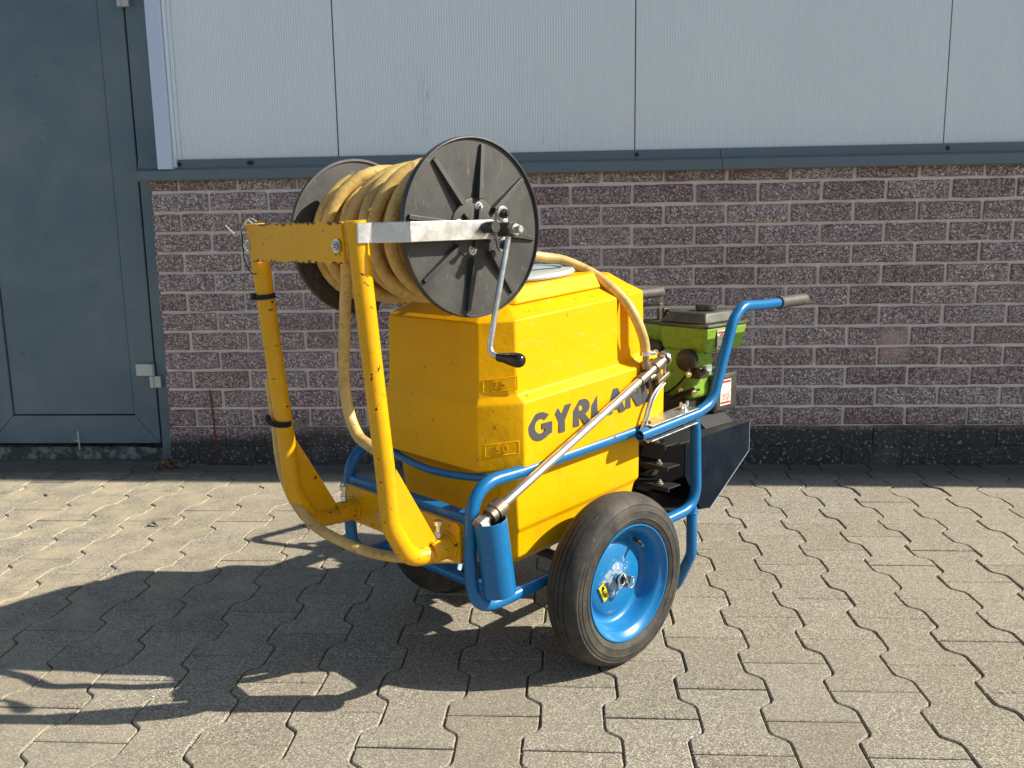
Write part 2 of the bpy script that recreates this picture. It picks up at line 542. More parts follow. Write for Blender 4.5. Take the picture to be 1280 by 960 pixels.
def lathe(bm, prof, c, axis='x', seg=64, closed=False, mi=0, tilt=None):
    """prof: (radius, along-axis) pairs revolved about an axis through c"""
    c = Vector(c)
    ax = {'x': Vector((1, 0, 0)), 'y': Vector((0, 1, 0)), 'z': Vector((0, 0, 1))}[axis] if isinstance(axis, str) else Vector(axis).normalized()
    e1 = ax.orthogonal().normalized()
    e2 = ax.cross(e1)
    rings = []
    for r_, a_ in prof:
        if r_ < 1e-6: rings.append([bm.verts.new(c + ax * a_)])
        else: rings.append([bm.verts.new(c + ax * a_ + (e1 * math.cos(2 * PI * k / seg) + e2 * math.sin(2 * PI * k / seg)) * r_) for k in range(seg)])
    m = len(rings)
    for i in range(m if closed else m - 1):
        a, b = rings[i], rings[(i + 1) % m]
        for k in range(seg):
            k2 = (k + 1) % seg
            if len(a) == 1 and len(b) == 1: continue
            if len(a) == 1: f = bm.faces.new((a[0], b[k2], b[k]))
            elif len(b) == 1: f = bm.faces.new((a[k], a[k2], b[0]))
            else: f = bm.faces.new((a[k], a[k2], b[k2], b[k]))
            f.material_index = mi
def bolt(bm, p, d, r=0.007, h=0.006, washer=True):
    """hexagon bolt head on a washer at p pointing along d"""
    d = Vector(d).normalized()
    if washer: lathe(bm, [(0, 0), (r * 1.45, 0), (r * 1.45, 0.0015), (0, 0.0015)], p, d, 20)
    lathe(bm, [(0, 0.0015), (r, 0.0015), (r, h * 0.85), (r * 0.85, h), (0, h)], p, d, 6)
    lathe(bm, [(0, h), (r * 0.5, h), (r * 0.5, h * 1.5), (r * 0.4, h * 1.6), (0, h * 1.6)], p, d, 10)

# ------------------------------------------------------------------ the yard
PA, PB = 0.1433, 0.10728          # column pitch and half length of a paver
PX0, PY0 = 1.30804, -1.85731
AMP = 0.0142
def zig(rowpos):
    """sideways offset of the joint right of an even column, rowpos in half lengths"""
    x = rowpos % 2.0              # at 0 the even column is wide, at 1 the odd one
    s = 1
    if x > 1: x = 2 - x
    lo, hi = 0.36, 0.66
    if x < lo: return AMP
    if x > hi: return -AMP
    return AMP - 2 * AMP * (x - lo) / (hi - lo)
KN = [(0.0, 1), (0.33, 1), (0.42, .75), (0.58, -.75), (0.67, -1), (1.33, -1), (1.42, -.75), (1.58, .75), (1.67, 1), (2.0, 1)]
def paver_outline(k, m, gap=0.0019):
    """column k, from half row m to m+2; row parity equals column parity"""
    x0 = PX0 + PA * (k - 0.5)
    x1 = PX0 + PA * (k + 0.5)
    y0 = PY0 + PB * m
    right, left = [], []
    for q, sgn in KN:
        a = AMP * sgn
        yy = y0 + PB * q
        right.append((x1 + a, yy))
        left.append((x0 - a, yy))
    poly = right + left[::-1]
    m_ = len(right)
    gaps = [gap] * len(poly)
    gaps[m_ - 1] = gaps[-1] = 0.0011
    return offset_in(poly, gaps)
def offset_in(poly, gaps):
    """move every edge of a counter-clockwise outline inwards by its own gap"""
    n = len(poly)
    out = []
    for i in range(n):
        a, b, c = poly[i - 1], poly[i], poly[(i + 1) % n]
        g1, g2 = gaps[i - 1], gaps[i]
        d1 = Vector((b[0] - a[0], b[1] - a[1])).normalized()
        d2 = Vector((c[0] - b[0], c[1] - b[1])).normalized()
        n1, n2 = Vector((-d1.y, d1.x)), Vector((-d2.y, d2.x))
        det = d1.x * d2.y - d1.y * d2.x
        p1 = Vector(b) + n1 * g1
        p2 = Vector(b) + n2 * g2
        if abs(det) < 0.05: q = (p1 + p2) / 2
        else:
            w = p2 - p1
            q = p1 + d1 * ((w.x * d2.y - w.y * d2.x) / det)
        out.append((q.x, q.y))
    return out
def clip_y(poly, ymax):
    out = []
    n = len(poly)
    for i in range(n):
        a, b = poly[i], poly[(i + 1) % n]
        if a[1] <= ymax: out.append(a)
        if (a[1] <= ymax) != (b[1] <= ymax):
            q = (ymax - a[1]) / (b[1] - a[1])
            out.append((a[0] + q * (b[0] - a[0]), ymax))
    return out
def paver_mesh(bm, poly, z=0.0, tilt=(0, 0), ox=0, oy=0, ch=0.0020, side=0.03):
    n = len(poly)
    cx = sum(p[0] for p in poly) / n
    cy = sum(p[1] for p in poly) / n
    def ins(p, d):
        v = Vector((p[0] - cx, p[1] - cy))
        l = v.length
        return (cx + v.x * (1 - d / l), cy + v.y * (1 - d / l))
    T, M_, B = [], [], []
    inner = offset_in(poly, [ch * 1.15] * n)
    for p, q in zip(poly, inner):
        zt = z + (q[0] - cx) * tilt[0] + (q[1] - cy) * tilt[1]
        T.append(bm.verts.new((q[0] - ox, q[1] - oy, zt)))
        M_.append(bm.verts.new((p[0] - ox, p[1] - oy, zt - ch)))
        B.append(bm.verts.new((p[0] - ox, p[1] - oy, -side)))
    bm.faces.new(T)
    for i in range(n):
        j = (i + 1) % n
        bm.faces.new((T[i], M_[i], M_[j], T[j]))
        bm.faces.new((M_[i], B[i], B[j], M_[j]))

# sand bed that the pavers lie in, and the ground out to the horizon
bm = bmesh.new()
N = 60
def zbed(x, y): return -0.0068 + 0.0026 * noise.noise(Vector((x * 9, y * 9, 0)))
gx = [-2.6 + 7.6 * i / 190 for i in range(191)]
gy = [-3.6 + 3.8 * i / 95 for i in range(96)]
grid = [[bm.verts.new((x, y, zbed(x, y))) for x in gx] for y in gy]
for j in range(95):
    for i in range(190):
        bm.faces.new((grid[j][i], grid[j][i + 1], grid[j + 1][i + 1], grid[j + 1][i]))
yard = finish(bm, 'pavement', M_sand, None, 60)
tag(yard, 'concrete paving yard of interlocking grey blocks bedded in sand', 'pavement', kind='structure')
bm = bmesh.new()
f = [bm.verts.new(p) for p in ((-300, -300, -0.016), (300, -300, -0.016), (300, 300, -0.016), (-300, 300, -0.016))]
bm.faces.new(f)
tag(finish(bm, 'ground', M_far, None, 0), 'open ground around the paved yard', 'ground', kind='structure')

random.seed(11)
variants = []
for _ in range(10):
    bm = bmesh.new()
    pol = [(x + random.uniform(-.0008, .0008), y + random.uniform(-.0006, .0006)) for x, y in paver_outline(0, 0)]
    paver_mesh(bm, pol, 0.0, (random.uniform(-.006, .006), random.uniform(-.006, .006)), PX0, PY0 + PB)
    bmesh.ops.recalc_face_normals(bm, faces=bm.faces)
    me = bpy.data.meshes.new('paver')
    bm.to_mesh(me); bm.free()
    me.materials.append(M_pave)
    variants.append(me)
cpos = cam_ob.matrix_world.translation
cinv = cam_ob.matrix_world.inverted()
FPX = 1105.0446
def to_px(p):
    q = cinv @ Vector(p)
    if q.z > -0.05: return None
    return 640 + FPX * q.x / -q.z, 480 - FPX * q.y / -q.z
stuffbm = bmesh.new()
npav = 0
YW = -0.003
for k in range(-26, 25):
    for m in range(-16, 20):
        if (m - k) % 2: continue
        pol = paver_outline(k, m)
        ys = [p[1] for p in pol]
        if min(ys) > (0.083 if pol[0][0] < -0.15 else YW) - 0.02 or min(ys) < -3.55: continue
        cx, cy = PX0 + PA * k, PY0 + PB * (m + 1)
        if cx < -2.5 or cx > 4.9: continue
        vis = False
        for p in pol + [(cx, cy)]:
            q = to_px((p[0], p[1], 0))
            if q and -4 < q[0] < 1284 and q[1] < 964: vis = True
        dz = random.uniform(-0.0012, 0.0012)
        yw = 0.083 if cx < -0.25 else YW
        clipped = max(ys) > yw
        # the blocks against the wall are lifted and sunk a little
        if cy > -0.4: dz += random.uniform(-0.003, 0.001)
        if clipped: pol = clip_y(pol, yw)
        if vis:
            if clipped:
                bm = bmesh.new()
                paver_mesh(bm, pol, 0, (random.uniform(-.01, .01), random.uniform(-.01, .01)), cx, cy)
                bmesh.ops.recalc_face_normals(bm, faces=bm.faces)
                me = bpy.data.meshes.new('paver')
                bm.to_mesh(me); bm.free()
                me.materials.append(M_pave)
            else: me = random.choice(variants)
            o = bpy.data.objects.new('paver', me)
            C.objects.link(o)
            o.parent = yard
            o.location = (cx, cy, dz)
            if not clipped: o.rotation_euler = (0, 0, random.uniform(-.004, .004))
            npav += 1
        else:
            paver_mesh(stuffbm, pol, dz)
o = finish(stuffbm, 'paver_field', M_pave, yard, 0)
o['kind'] = 'stuff'
print('pavers', npav)

# ------------------------------------------------------------------ brick wall
BW, BH, Z0 = 0.22, 0.07333, 1.0236
XL = -0.215
wall = empty('brick_wall', (1.3, 0, 0))
tag(wall, 'low wall of dark speckled split granite bricks with pale mortar below the cladding', 'wall')
wall_off = Vector((-1.3, 0, 0))
bm = bmesh.new()
box(bm, XL + 0.003, 19.0, 0.006, 0.12, -0.05, 1.10)
finish(bm, 'mortar', M_mortar, wall, 0)
wall.children[0].location = wall_off if False else Vector((-1.3, 0, 0))
random.seed(5)
def brick_mesh(w, h, seed, rough=0.0016, bv=0.003):
    rr = random.Random(seed)
    bm = bmesh.new()
    j = lambda a: rr.uniform(-a, a)
    # slightly irregular block: front face with small corner bevel, ragged outline
    fr, ed, bk = [], [], []
    nx = 4
    out = []
    for i in range(nx): out.append((-w / 2 + w * i / nx, -h / 2))
    out.append((w / 2, -h / 2))
    out.append((w / 2, h / 2))
    for i in range(nx - 1, 0, -1): out.append((-w / 2 + w * i / nx, h / 2))
    out.append((-w / 2, h / 2))
    for x, z in out:
        x += j(rough); z += j(rough)
        l = math.hypot(x, z)
        fr.append(bm.verts.new((x * (1 - bv / max(l, .02)), -0.0015 - bv + j(.0008) * bv / .003, z * (1 - bv * .93 / max(abs(z), .02)))))
        ed.append(bm.verts.new((x, -0.001, z)))
        bk.append(bm.verts.new((x, 0.02, z)))
    n = len(fr)
    cv = bm.verts.new((j(.02), -0.003 - bv, j(.005)))
    for i in range(n):
        k = (i + 1) % n
        bm.faces.new((fr[i], fr[k], cv))
        bm.faces.new((fr[i], ed[i], ed[k], fr[k]))
        bm.faces.new((ed[i], bk[i], bk[k], ed[k]))
    bmesh.ops.recalc_face_normals(bm, faces=bm.faces)
    me = bpy.data.meshes.new('brick')
    bm.to_mesh(me); bm.free()
    me.materials.append(M_brick)
    return me
full = [brick_mesh(BW - 0.0125, BH - 0.0115, i) for i in range(12)]
full_low = [brick_mesh(BW - 0.0012, BH - 0.0008, 40 + i, 0.0003, 0.0007) for i in range(5)]
cache = {}
nb = 0
for c_ in range(0, 15):
    zt, zb = Z0 - BH * (c_ - 1), Z0 - BH * c_
    top = min(zt, 1.09)
    if zb < -0.03: break
    for i in range(-2, 17):
        xa = BW * (i + (0.5 if c_ % 2 == 0 else 0)); xb = xa + BW
        if xb < XL + 0.02: continue
        a0 = max(xa, XL - 0.006)
        b0 = xb
        w = b0 - a0
        if a0 > 4.8 or w < 0.03: continue
        zc, h = (zt + zb) / 2, BH
        if abs(w - BW) < 1e-4: me = random.choice(full_low if c_ >= 13 else full)
        else: me = cache.setdefault((round(w, 3), c_ >= 13), brick_mesh(w - (0.0012 if c_ >= 13 else 0.0125), BH - (0.0008 if c_ >= 13 else 0.0115), 99, 0.0003 if c_ >= 13 else 0.0016, 0.0007 if c_ >= 13 else 0.003))
        if to_px((b0, 0, zc)) and to_px((a0, 0, zc))[0] < 1330:
            o = bpy.data.objects.new('brick', me)
            C.objects.link(o)
            o.parent = wall
            o.location = ((a0 + b0) / 2 - 1.3 + random.uniform(-.001, .001), random.uniform(-.001, .001), zc + random.uniform(-.001, .001))
            o.rotation_euler = (0, random.uniform(-.003, .003), 0)
            nb += 1
        else:
            o = bpy.data.objects.new('brick', me); C.objects.link(o); o.parent = wall
            o.location = ((a0 + b0) / 2 - 1.3, 0, zc)
            nb += 1
print('bricks', nb)

# ------------------------------------------------------------------ cladding above
HT = 6.7
clad = empty('metal_cladding', (1.3, 0.03, 1.1))
tag(clad, 'light grey finely ribbed metal wall panels above the brick base', 'wall cladding')
def P(o): o.matrix_parent_inverse = Matrix.Translation(-o.parent.location); return o
def rib_panel(x0, x1):
    bm = bmesh.new()
    prof = []
    pitch = 0.0092
    n = int((x1 - x0) / pitch)
    for i in range(n):
        a = x0 + (x1 - x0) * i / n
        d = (x1 - x0) / n
        prof += [(a, 0.0), (a + d * .55, 0.0), (a + d * .72, -0.0011), (a + d * .88, -0.0011)]
    prof.append((x1, 0.0))
    lo = [bm.verts.new((x, 0.014 + y, 1.128)) for x, y in prof]
    hi = [bm.verts.new((x, 0.014 + y, HT)) for x, y in prof]
    for i in range(len(lo) - 1): bm.faces.new((lo[i], lo[i + 1], hi[i + 1], hi[i]))
    # folded edges and back
    box(bm, x0, x1, 0.016, 0.075, 1.128, HT)
    return P(finish(bm, 'panel', M_panel, clad, 30))
rib_panel(-0.094, 0.4835)
rib_panel(0.4885, 1.5455)
rib_panel(1.5495, 2.6065)
rib_panel(2.6105, 3.667)
rib_panel(3.671, 4.73)
bm = bmesh.new()
box(bm, 4.733, 19.0, 0.014, 0.1, 1.1, HT)
P(finish(bm, 'panel', M_panel, clad, 0))
bm = bmesh.new()
box(bm, 4.92, 19.0, -0.35, 0.0, -0.05, 6.2)  # guessed bay out of view, added to cast the shade strip along the wall
P(finish(bm, 'unseen_shade_bay', M_panel, clad, 0))
bm = bmesh.new()
box(bm, -7.0, -0.21, 0.06, 0.12, 2.32, HT)
P(finish(bm, 'panel', M_panel, clad, 0))
bm = bmesh.new()
box(bm, -0.20, 4.9, 0.078, 0.1, 1.1, HT)
P(finish(bm, 'backing', M_gap, clad, 0))
bm = bmesh.new()
box(bm, -0.166, -0.113, -0.035, 0.075, 1.104, HT)
P(finish(bm, 'corner_profile', M_profile, clad, 0, 0.003))
bm = bmesh.new()
box(bm, -0.111, -0.107, -0.020, 0.07, 1.112, HT)
box(bm, -0.1055, -0.095, 0.004, 0.07, 1.132, HT)
P(finish(bm, 'corner_lip', M_panel, clad, 0))
bm = bmesh.new()
for x in (-0.172, -0.170): pass
# drip flashing: upper flange, sloping fold, lower face with turned-in lip
prof = [(0.012, 1.140), (0.003, 1.140), (0.001, 1.110), (-0.030, 1.1005), (-0.0335, 1.0985), (-0.035, 1.067), (-0.031, 1.063), (-0.020, 1.066), (-0.029, 1.0685), (-0.0305, 1.094), (0.012, 1.104)]
vs = []
prism(bm, [(-0.255, y, z) for y, z in prof], (2.10, 0, 0))
P(finish(bm, 'flashing', M_flash, clad, 20))
bm = bmesh.new()
prism(bm, [(1.847, y, z) for y, z in prof], (3.05, 0, 0))
P(finish(bm, 'flashing', M_flash, clad, 20))
bm = bmesh.new()
prism(bm, [(0.055, y - .0012, z + .0004) for y, z in prof[2:6]] + [(0.055, -0.030, 1.067), (0.055, -0.027, 1.099)], (0.045, 0, 0))
P(finish(bm, 'flashing_lap', M_flash, clad, 20))
for x in (-0.099, 0.160, 0.170, 1.554, 2.62, 3.68):
    bm = bmesh.new()
    bolt(bm, (x, 0.0015, 1.124), (0, -1, 0), 0.0055, 0.004)
    P(finish(bm, 'screw', M_darksteel, clad, 30))

# ------------------------------------------------------------------ door on the left
door = empty('metal_door', (-0.6, 0.08, 0.06))
tag(door, 'slate blue steel door with recessed lower panel and pale hinges', 'door')
DB = 0.065
bm = bmesh.new()
YD = 0.08
# fixed frame on the right
box(bm, -0.2855, -0.17, YD - 0.012, YD + 0.06, 0.0, 2.3)
P(finish(bm, 'door_frame', M_door, door, 0, 0.002))
# leaf made of stiles, bottom rail and recessed panel
LX1, LX0, PX1, PXL, PZ0 = -0.291, -0.985, -0.386, -0.882, 0.177
bm = bmesh.new()
def frame_piece(pts, y0, y1): prism(bm, [(x, y0, z) for x, z in pts], (0, y1 - y0, 0))
frame_piece([(LX1, DB), (LX1, 2.3), (PX1, 2.3), (PX1, PZ0)], YD - 0.014, YD + 0.04)
P(finish(bm, 'door_stile', M_door, door, 0, 0.0025))
bm = bmesh.new()
frame_piece([(LX0, DB), (LX0, 2.3), (PXL, 2.3), (PXL, PZ0)], YD - 0.014, YD + 0.04)
P(finish(bm, 'door_stile', M_door, door, 0, 0.0025))
bm = bmesh.new()
frame_piece([(LX0 + .0015, DB), (LX1 - .0015, DB), (PX1 - .001, PZ0 - .0005), (PXL + .001, PZ0 - .0005)], YD - 0.0137, YD + 0.04)
P(finish(bm, 'door_rail', M_door, door, 0, 0.0025))
bm = bmesh.new()
box(bm, PXL + .004, PX1 - .004, YD - 0.006, YD + 0.03, PZ0 + 0.004, 2.3)
P(finish(bm, 'door_panel', M_door, door, 0, 0.002))
bm = bmesh.new()
box(bm, -1.6, -0.16, YD + 0.045, YD + 0.06, 0.0, 2.4)
P(finish(bm, 'door_rebate', M_gap, door, 0))
bm = bmesh.new()
box(bm, -1.6, -0.99, YD - 0.012, YD + 0.04, DB, 2.3)
P(finish(bm, 'door_frame', M_door, door, 0, 0.002))
for z in (0.358, 1.752):
    bm = bmesh.new()
    box(bm, -0.357, -0.303, YD - 0.030, YD - 0.013, z - 0.022, z + 0.024)
    lathe(bm, [(0, -0.022), (0.0115, -0.022), (0.0115, 0.024), (0, 0.024)], (-0.296, YD - 0.024, z), 'z', 20)
    h_ = P(finish(bm, 'hinge', M_hinge, door, 35, 0.0015))
    bm = bmesh.new()
    lathe(bm, [(0, -0.045), (0.0115, -0.045), (0.0115, 0.0), (0, 0.0)], (-0.296, YD - 0.024, z - 0.0235), 'z', 20)
    box(bm, -0.288, -0.262, YD - 0.030, YD - 0.0125, z - 0.0685, z - 0.0235)
    P(finish(bm, 'hinge', M_hinge, door, 35, 0.0015))
bm = bmesh.new()
box(bm, -0.90, -0.845, YD - 0.024, YD - 0.0145, 1.672, 1.86)
P(finish(bm, 'handle_plate', M_hinge, door, 30, 0.003))
# sill under the door
bm = bmesh.new()
rs = random.Random(3)
xs = [-1.6 + 0.03 * i for i in range(46)]
prism(bm, [(x, 0.086 + rs.uniform(-.002, .002), 0.042 + rs.uniform(-.003, .003)) for x in xs] + [(-0.23, 0.14, 0.047), (-1.6, 0.14, 0.047)], (0, 0, -0.05))
tag(finish(bm, 'door_sill', M_sill, None, 0), 'weathered mossy concrete sill under the slate blue door', 'sill')
# dark reveal post between door and bricks is the wall end itself

# ------------------------------------------------------------------ THE SPRAYER
AZ = R(-43.5)
U3 = Vector((math.cos(AZ), math.sin(AZ), 0))
ORG = Vector((1.4306, -1.5595, 0)) - 0.30 * U3
sp = empty('garden_sprayer', ORG, AZ)
tag(sp, 'yellow two wheeled motor sprayer with blue tube frame and hose reel parked before the wall', 'sprayer')

def bend(v): return 0.08 * v
# --- tank
def half(s, vf, uf, v1, va, sg, g1, g2, b1, s2, vd, uk, vk, s1b=None):
    return [(uf, vf), (s, v1), (s, va), (sg, g1), (sg, g2), (s1b or s, b1), (s2, vd), (uk, vk)]
levels = [
 (0.762, [(0.080, -0.185), (0.108, -0.160), (0.108, 0.060), (0.106, 0.066), (0.106, 0.072), (0.108, 0.080), (0.106, 0.150), (0.078, 0.180)]),
 (0.724, half(.185, -.252, .138, -.200, .085, .166, .096, .118, .128, .172, .185, .120, .222, .180)),
 (0.597, half(.186, -.255, .140, -.200, .086, .167, .098, .120, .130, .173, .187, .122, .226, .181)),
 (0.586, half(.187, -.256, .140, -.200, .092, .171, .104, .128, .140, .178, .202, .125, .240, .184)),
 (0.572, half(.2025, -.262, .142, -.198, .100, .202, .120, .140, .160, .186, .243, .130, .285, .202)),
 (0.447, half(.2025, -.262, .142, -.198, .100, .202, .120, .140, .160, .184, .245, .130, .283, .202)),
 (0.442, half(.1770, -.240, .140, -.198, .100, .177, .110, .120, .130, .172, .215, .130, .250, .177)),
 (0.420, half(.1780, -.222, .156, -.196, .100, .178, .110, .120, .130, .177, .170, .150, .190, .178)),
 (0.322, half(.1790, -.206, .158, -.194, .100, .179, .110, .120, .130, .178, .168, .150, .186, .179)),
 (0.312, half(.1735, -.203, .154, -.190, .096, .1735, .106, .116, .126, .172, .160, .145, .176, .1735)),
 (0.262, half(.1700, -.200, .150, -.188, .090, .170, .100, .110, .120, .168, .145, .140, .160, .170)),
 (0.238, half(.1450, -.180, .125, -.165, .070, .145, .080, .090, .100, .143, .120, .115, .135, .145)),
]
bm = bmesh.new()
rings = []
for tt, pr in levels:
    full_ = pr + [(-u_, v_) for u_, v_ in pr[::-1]]
    sag = 0
    rings.append([bm.verts.new((u_, v_, tt + bend(v_))) for u_, v_ in full_])
n = len(rings[0])
for a, b in zip(rings[:-1], rings[1:]):
    for i in range(n):
        k = (i + 1) % n
        bm.faces.new((a[i], a[k], b[k], b[i]))
bm.faces.new(rings[0]); bm.faces.new(rings[-1][::-1])
tank = finish(bm, 'tank', M_tank, sp, 30, 0.0065, 4)
# pad and rim round the filler
bm = bmesh.new()
def oct_ring(cx, cy, hx, hy, ch, z):
    return [(cx + a * hx - (a * ch if q else 0), cy + b * hy - (0 if q else b * ch), z + bend(cy + b * hy - (0 if q else b * ch))) for a, b, q in ((1, -1, 0), (1, 1, 0), (1, 1, 1), (-1, 1, 1), (-1, 1, 0), (-1, -1, 0), (-1, -1, 1), (1, -1, 1))]
r0 = [bm.verts.new(p) for p in oct_ring(0, -0.045, 0.150, 0.160, 0.04, 0.745)]
r1 = [bm.verts.new(p) for p in oct_ring(0, -0.045, 0.140, 0.150, 0.04, 0.7765)]
for i in range(8): bm.faces.new((r0[i], r0[(i + 1) % 8], r1[(i + 1) % 8], r1[i]))
bm.faces.new(r1); bm.faces.new(r0[::-1])
finish(bm, 'filler_pad', M_tank, tank, 30, 0.004, 3)
bm = bmesh.new()
lathe(bm, [(0, 0.0), (0.130, 0.0), (0.132, 0.004), (0.128, 0.010), (0.105, 0.012), (0.10, 0.009), (0, 0.009)], (0, -0.035, 0.7755), (0, -0.08, 1), 56)
finish(bm, 'tank_lid', M_lid, tank, 30)
bm = bmesh.new()
lathe(bm, [(0, 0.010), (0.028, 0.010), (0.026, 0.026), (0.020, 0.030), (0, 0.030)], (0, -0.035, 0.7755), (0, -0.08, 1), 24)
finish(bm, 'lid_knob', M_lid, tank, 30)

# lettering: capitals drawn as outlines, x along v and y up
def arc(cx, cy, rx, ry, a0, a1, n=12): return [(cx + rx * math.cos(R(a0 + (a1 - a0) * i / n)), cy + ry * math.sin(R(a0 + (a1 - a0) * i / n))) for i in range(n + 1)]
LET = {
 'G': [arc(.5, .5, .5, .52, 44, 312, 20) + [(.98, .16), (1.0, .57), (.58, .57), (.58, .39), (.72, .39), (.70, .30)] + arc(.52, .5, .27, .30, 305, 48, 14)],
 'Y': [[(.36, 0), (.64, 0), (.64, .42), (1.0, 1), (.70, 1), (.5, .66), (.30, 1), (0, 1), (.36, .42)]],
 'R': [[(.02, 0), (.32, 0), (.32, .38), (.36, .38), (.66, 0), (1.0, 0), (.66, .42)] + arc(.62, .71, .32, .29, -62, 90, 10) + [(.02, 1)]],
 'L': [[(0, 0), (.95, 0), (.95, .22), (.42, .22), (.42, 1), (0, 1)]],
 'A': [[(0, 0), (.28, 0), (.34, .16), (.66, .16), (.72, 0), (1, 0), (.64, 1), (.36, 1)]],
 'N': [[(0, 0), (.28, 0), (.28, .56), (.72, 0), (1, 0), (1, 1), (.72, 1), (.72, .44), (.28, 1), (0, 1)]],
 'D': [[(0, 0), (.42, 0)] + arc(.42, .5, .56, .5, -90, 90, 14)[1:-1] + [(.42, 1), (0, 1)]],
}
def hole_R(): return [(.33, .56), (.52, .56), (.60, .67), (.52, .80), (.33, .80)]
lets = [('G', -.186, .060), ('Y', -.124, .052), ('R', -.066, .050), ('L', -.012, .040), ('A', .034, .054), ('N', .093, .052), ('D', .151, .048)]
def outline_mesh(loops, ext):
    """flat shapes with their counters cut out, a hair thick"""
    cu = bpy.data.curves.new('outline', 'CURVE')
    cu.dimensions = '2D'
    cu.fill_mode = 'BOTH'
    cu.extrude = ext
    cu.offset = 0.0009
    for lp in loops:
        sp_ = cu.splines.new('POLY')
        sp_.points.add(len(lp) - 1)
        for q, (x, y) in zip(sp_.points, lp): q.co = (x, y, 0, 1)
        sp_.use_cyclic_u = True
    ob = bpy.data.objects.new('outline', cu)
    C.objects.link(ob)
    dg = bpy.context.evaluated_depsgraph_get()
    me = bpy.data.meshes.new_from_object(ob.evaluated_get(dg))
    bpy.data.objects.remove(ob)
    return me
for ch, v0, w_ in lets:
    hgt = 0.0495
    loops = list(LET[ch])
    if ch in 'RAD':
        loops = loops + [{'R': hole_R(), 'A': [(.41, .33), (.59, .33), (.50, .66)], 'D': [(.28, .22), (.40, .22)] + arc(.40, .5, .28, .28, -80, 80, 8) + [(.40, .78), (.28, .78)]}[ch]]
    me = outline_mesh([[((x + (y - .5) * 0.03) * w_, y * hgt) for x, y in lp] for lp in loops], 0.0006)
    o = link(me, 'letter', M_letter, tank, 0)
    ex = Vector((0, 1, 0.08)).normalized()
    m = Matrix((ex, Vector((0, 0, 1)), Vector((1, 0, 0)))).transposed().to_4x4()
    m.translation = Vector((0.2031, v0, 0.4955 + bend(v0)))
    o.matrix_local = m

# level marks on the chamfered edge
A2, B2 = Vector((0.142, -0.262, 0)), Vector((0.2025, -0.198, 0))
dch = (B2 - A2).normalized()
nch = Vector((dch.y, -dch.x, 0))
def text_mesh(txt, size, ext, off):
    cu = bpy.data.curves.new('t', 'FONT')
    cu.body = txt; cu.size = size; cu.extrude = ext; cu.offset = off
    cu.align_x = 'CENTER'; cu.align_y = 'CENTER'; cu.space_character = 1.25
    ob = bpy.data.objects.new('t', cu)
    C.objects.link(ob)
    dg = bpy.context.evaluated_depsgraph_get()
    me = bpy.data.meshes.new_from_object(ob.evaluated_get(dg))
    bpy.data.objects.remove(ob)
    return me
def level_mark(txt, zc, base, upper):
    off = Vector((0, 0, 0)) if not upper else Vector((-0.0060, 0.0039, 0))
    c_ = (A2 + B2) / 2 + dch * 0.002 + off
    c_.z = zc
    e = Vector((dch.x, dch.y, 0.11)).normalized()
    up_ = Vector((0, 0, 1))
    bm = bmesh.new()
    w2, h2 = 0.0315, 0.0115
    for s in (-1, 1):
        obb(bm, c_ + up_ * s * h2, e, up_, nch, w2 + 0.001, 0.0012, 0.0010)
        obb(bm, c_ + e * s * w2, e, up_, nch, 0.0012, h2, 0.0010)
    finish(bm, 'level_mark', M_tank, tank, 30, 0.0006)
    me = text_mesh(txt, 0.0215, 0.0017, 0.0006)
    o = link(me, 'level_number', M_tank, tank, 0)
    m = Matrix((e, up_ - e * e.z, nch)).transposed().to_4x4()
    m.translation = c_
    o.matrix_local = m
level_mark('75', 0.5905, 0, True)
level_mark('50', 0.4700, 0, False)

# --- blue frame: two side loops, front rail, cross bars
def pipe(name, path, r, mat=M_blue, parent=None, seg=16, caps=True, fr=0.045, bev=0):
    bm = bmesh.new()
    tube(bm, fillet(path, fr) if fr else path, r, seg, caps)
    return finish(bm, name, mat, parent or sp, 40)
for s in (1, -1):
    u_ = 0.197 * s
    bm = bmesh.new()
    loop = [(u_ - .004 * s, -0.1, 0.4325), (u_ - .004 * s, 0.133, 0.447), (u_, 0.346, 0.458), (u_, 0.357, 0.232), (u_, 0.20, 0.222), (u_, -0.137, 0.196), (u_, -0.325, 0.186), (u_, -0.331, 0.30), (u_, -0.322, 0.425), (u_ - .002 * s, -0.20, 0.4255)]
    rad = [0, 0, 0.045, 0.055, 0, 0, 0.075, 0, 0.075, 0]
    pth = fillet(loop, rad, 8)
    tube(bm, pth, 0.0125, 16, closed=True)
    finish(bm, 'side_loop', M_blue, sp, 40)
# stand below the handle end
pipe('stand', [(0.2, 0.335, 0.235), (0.2, 0.338, 0.12), (0.15, 0.338, 0.0135), (0.0, 0.338, 0.0135), (-0.15, 0.338, 0.0135), (-0.2, 0.338, 0.12), (-0.2, 0.335, 0.235)], 0.0125, M_blue, fr=0.05)
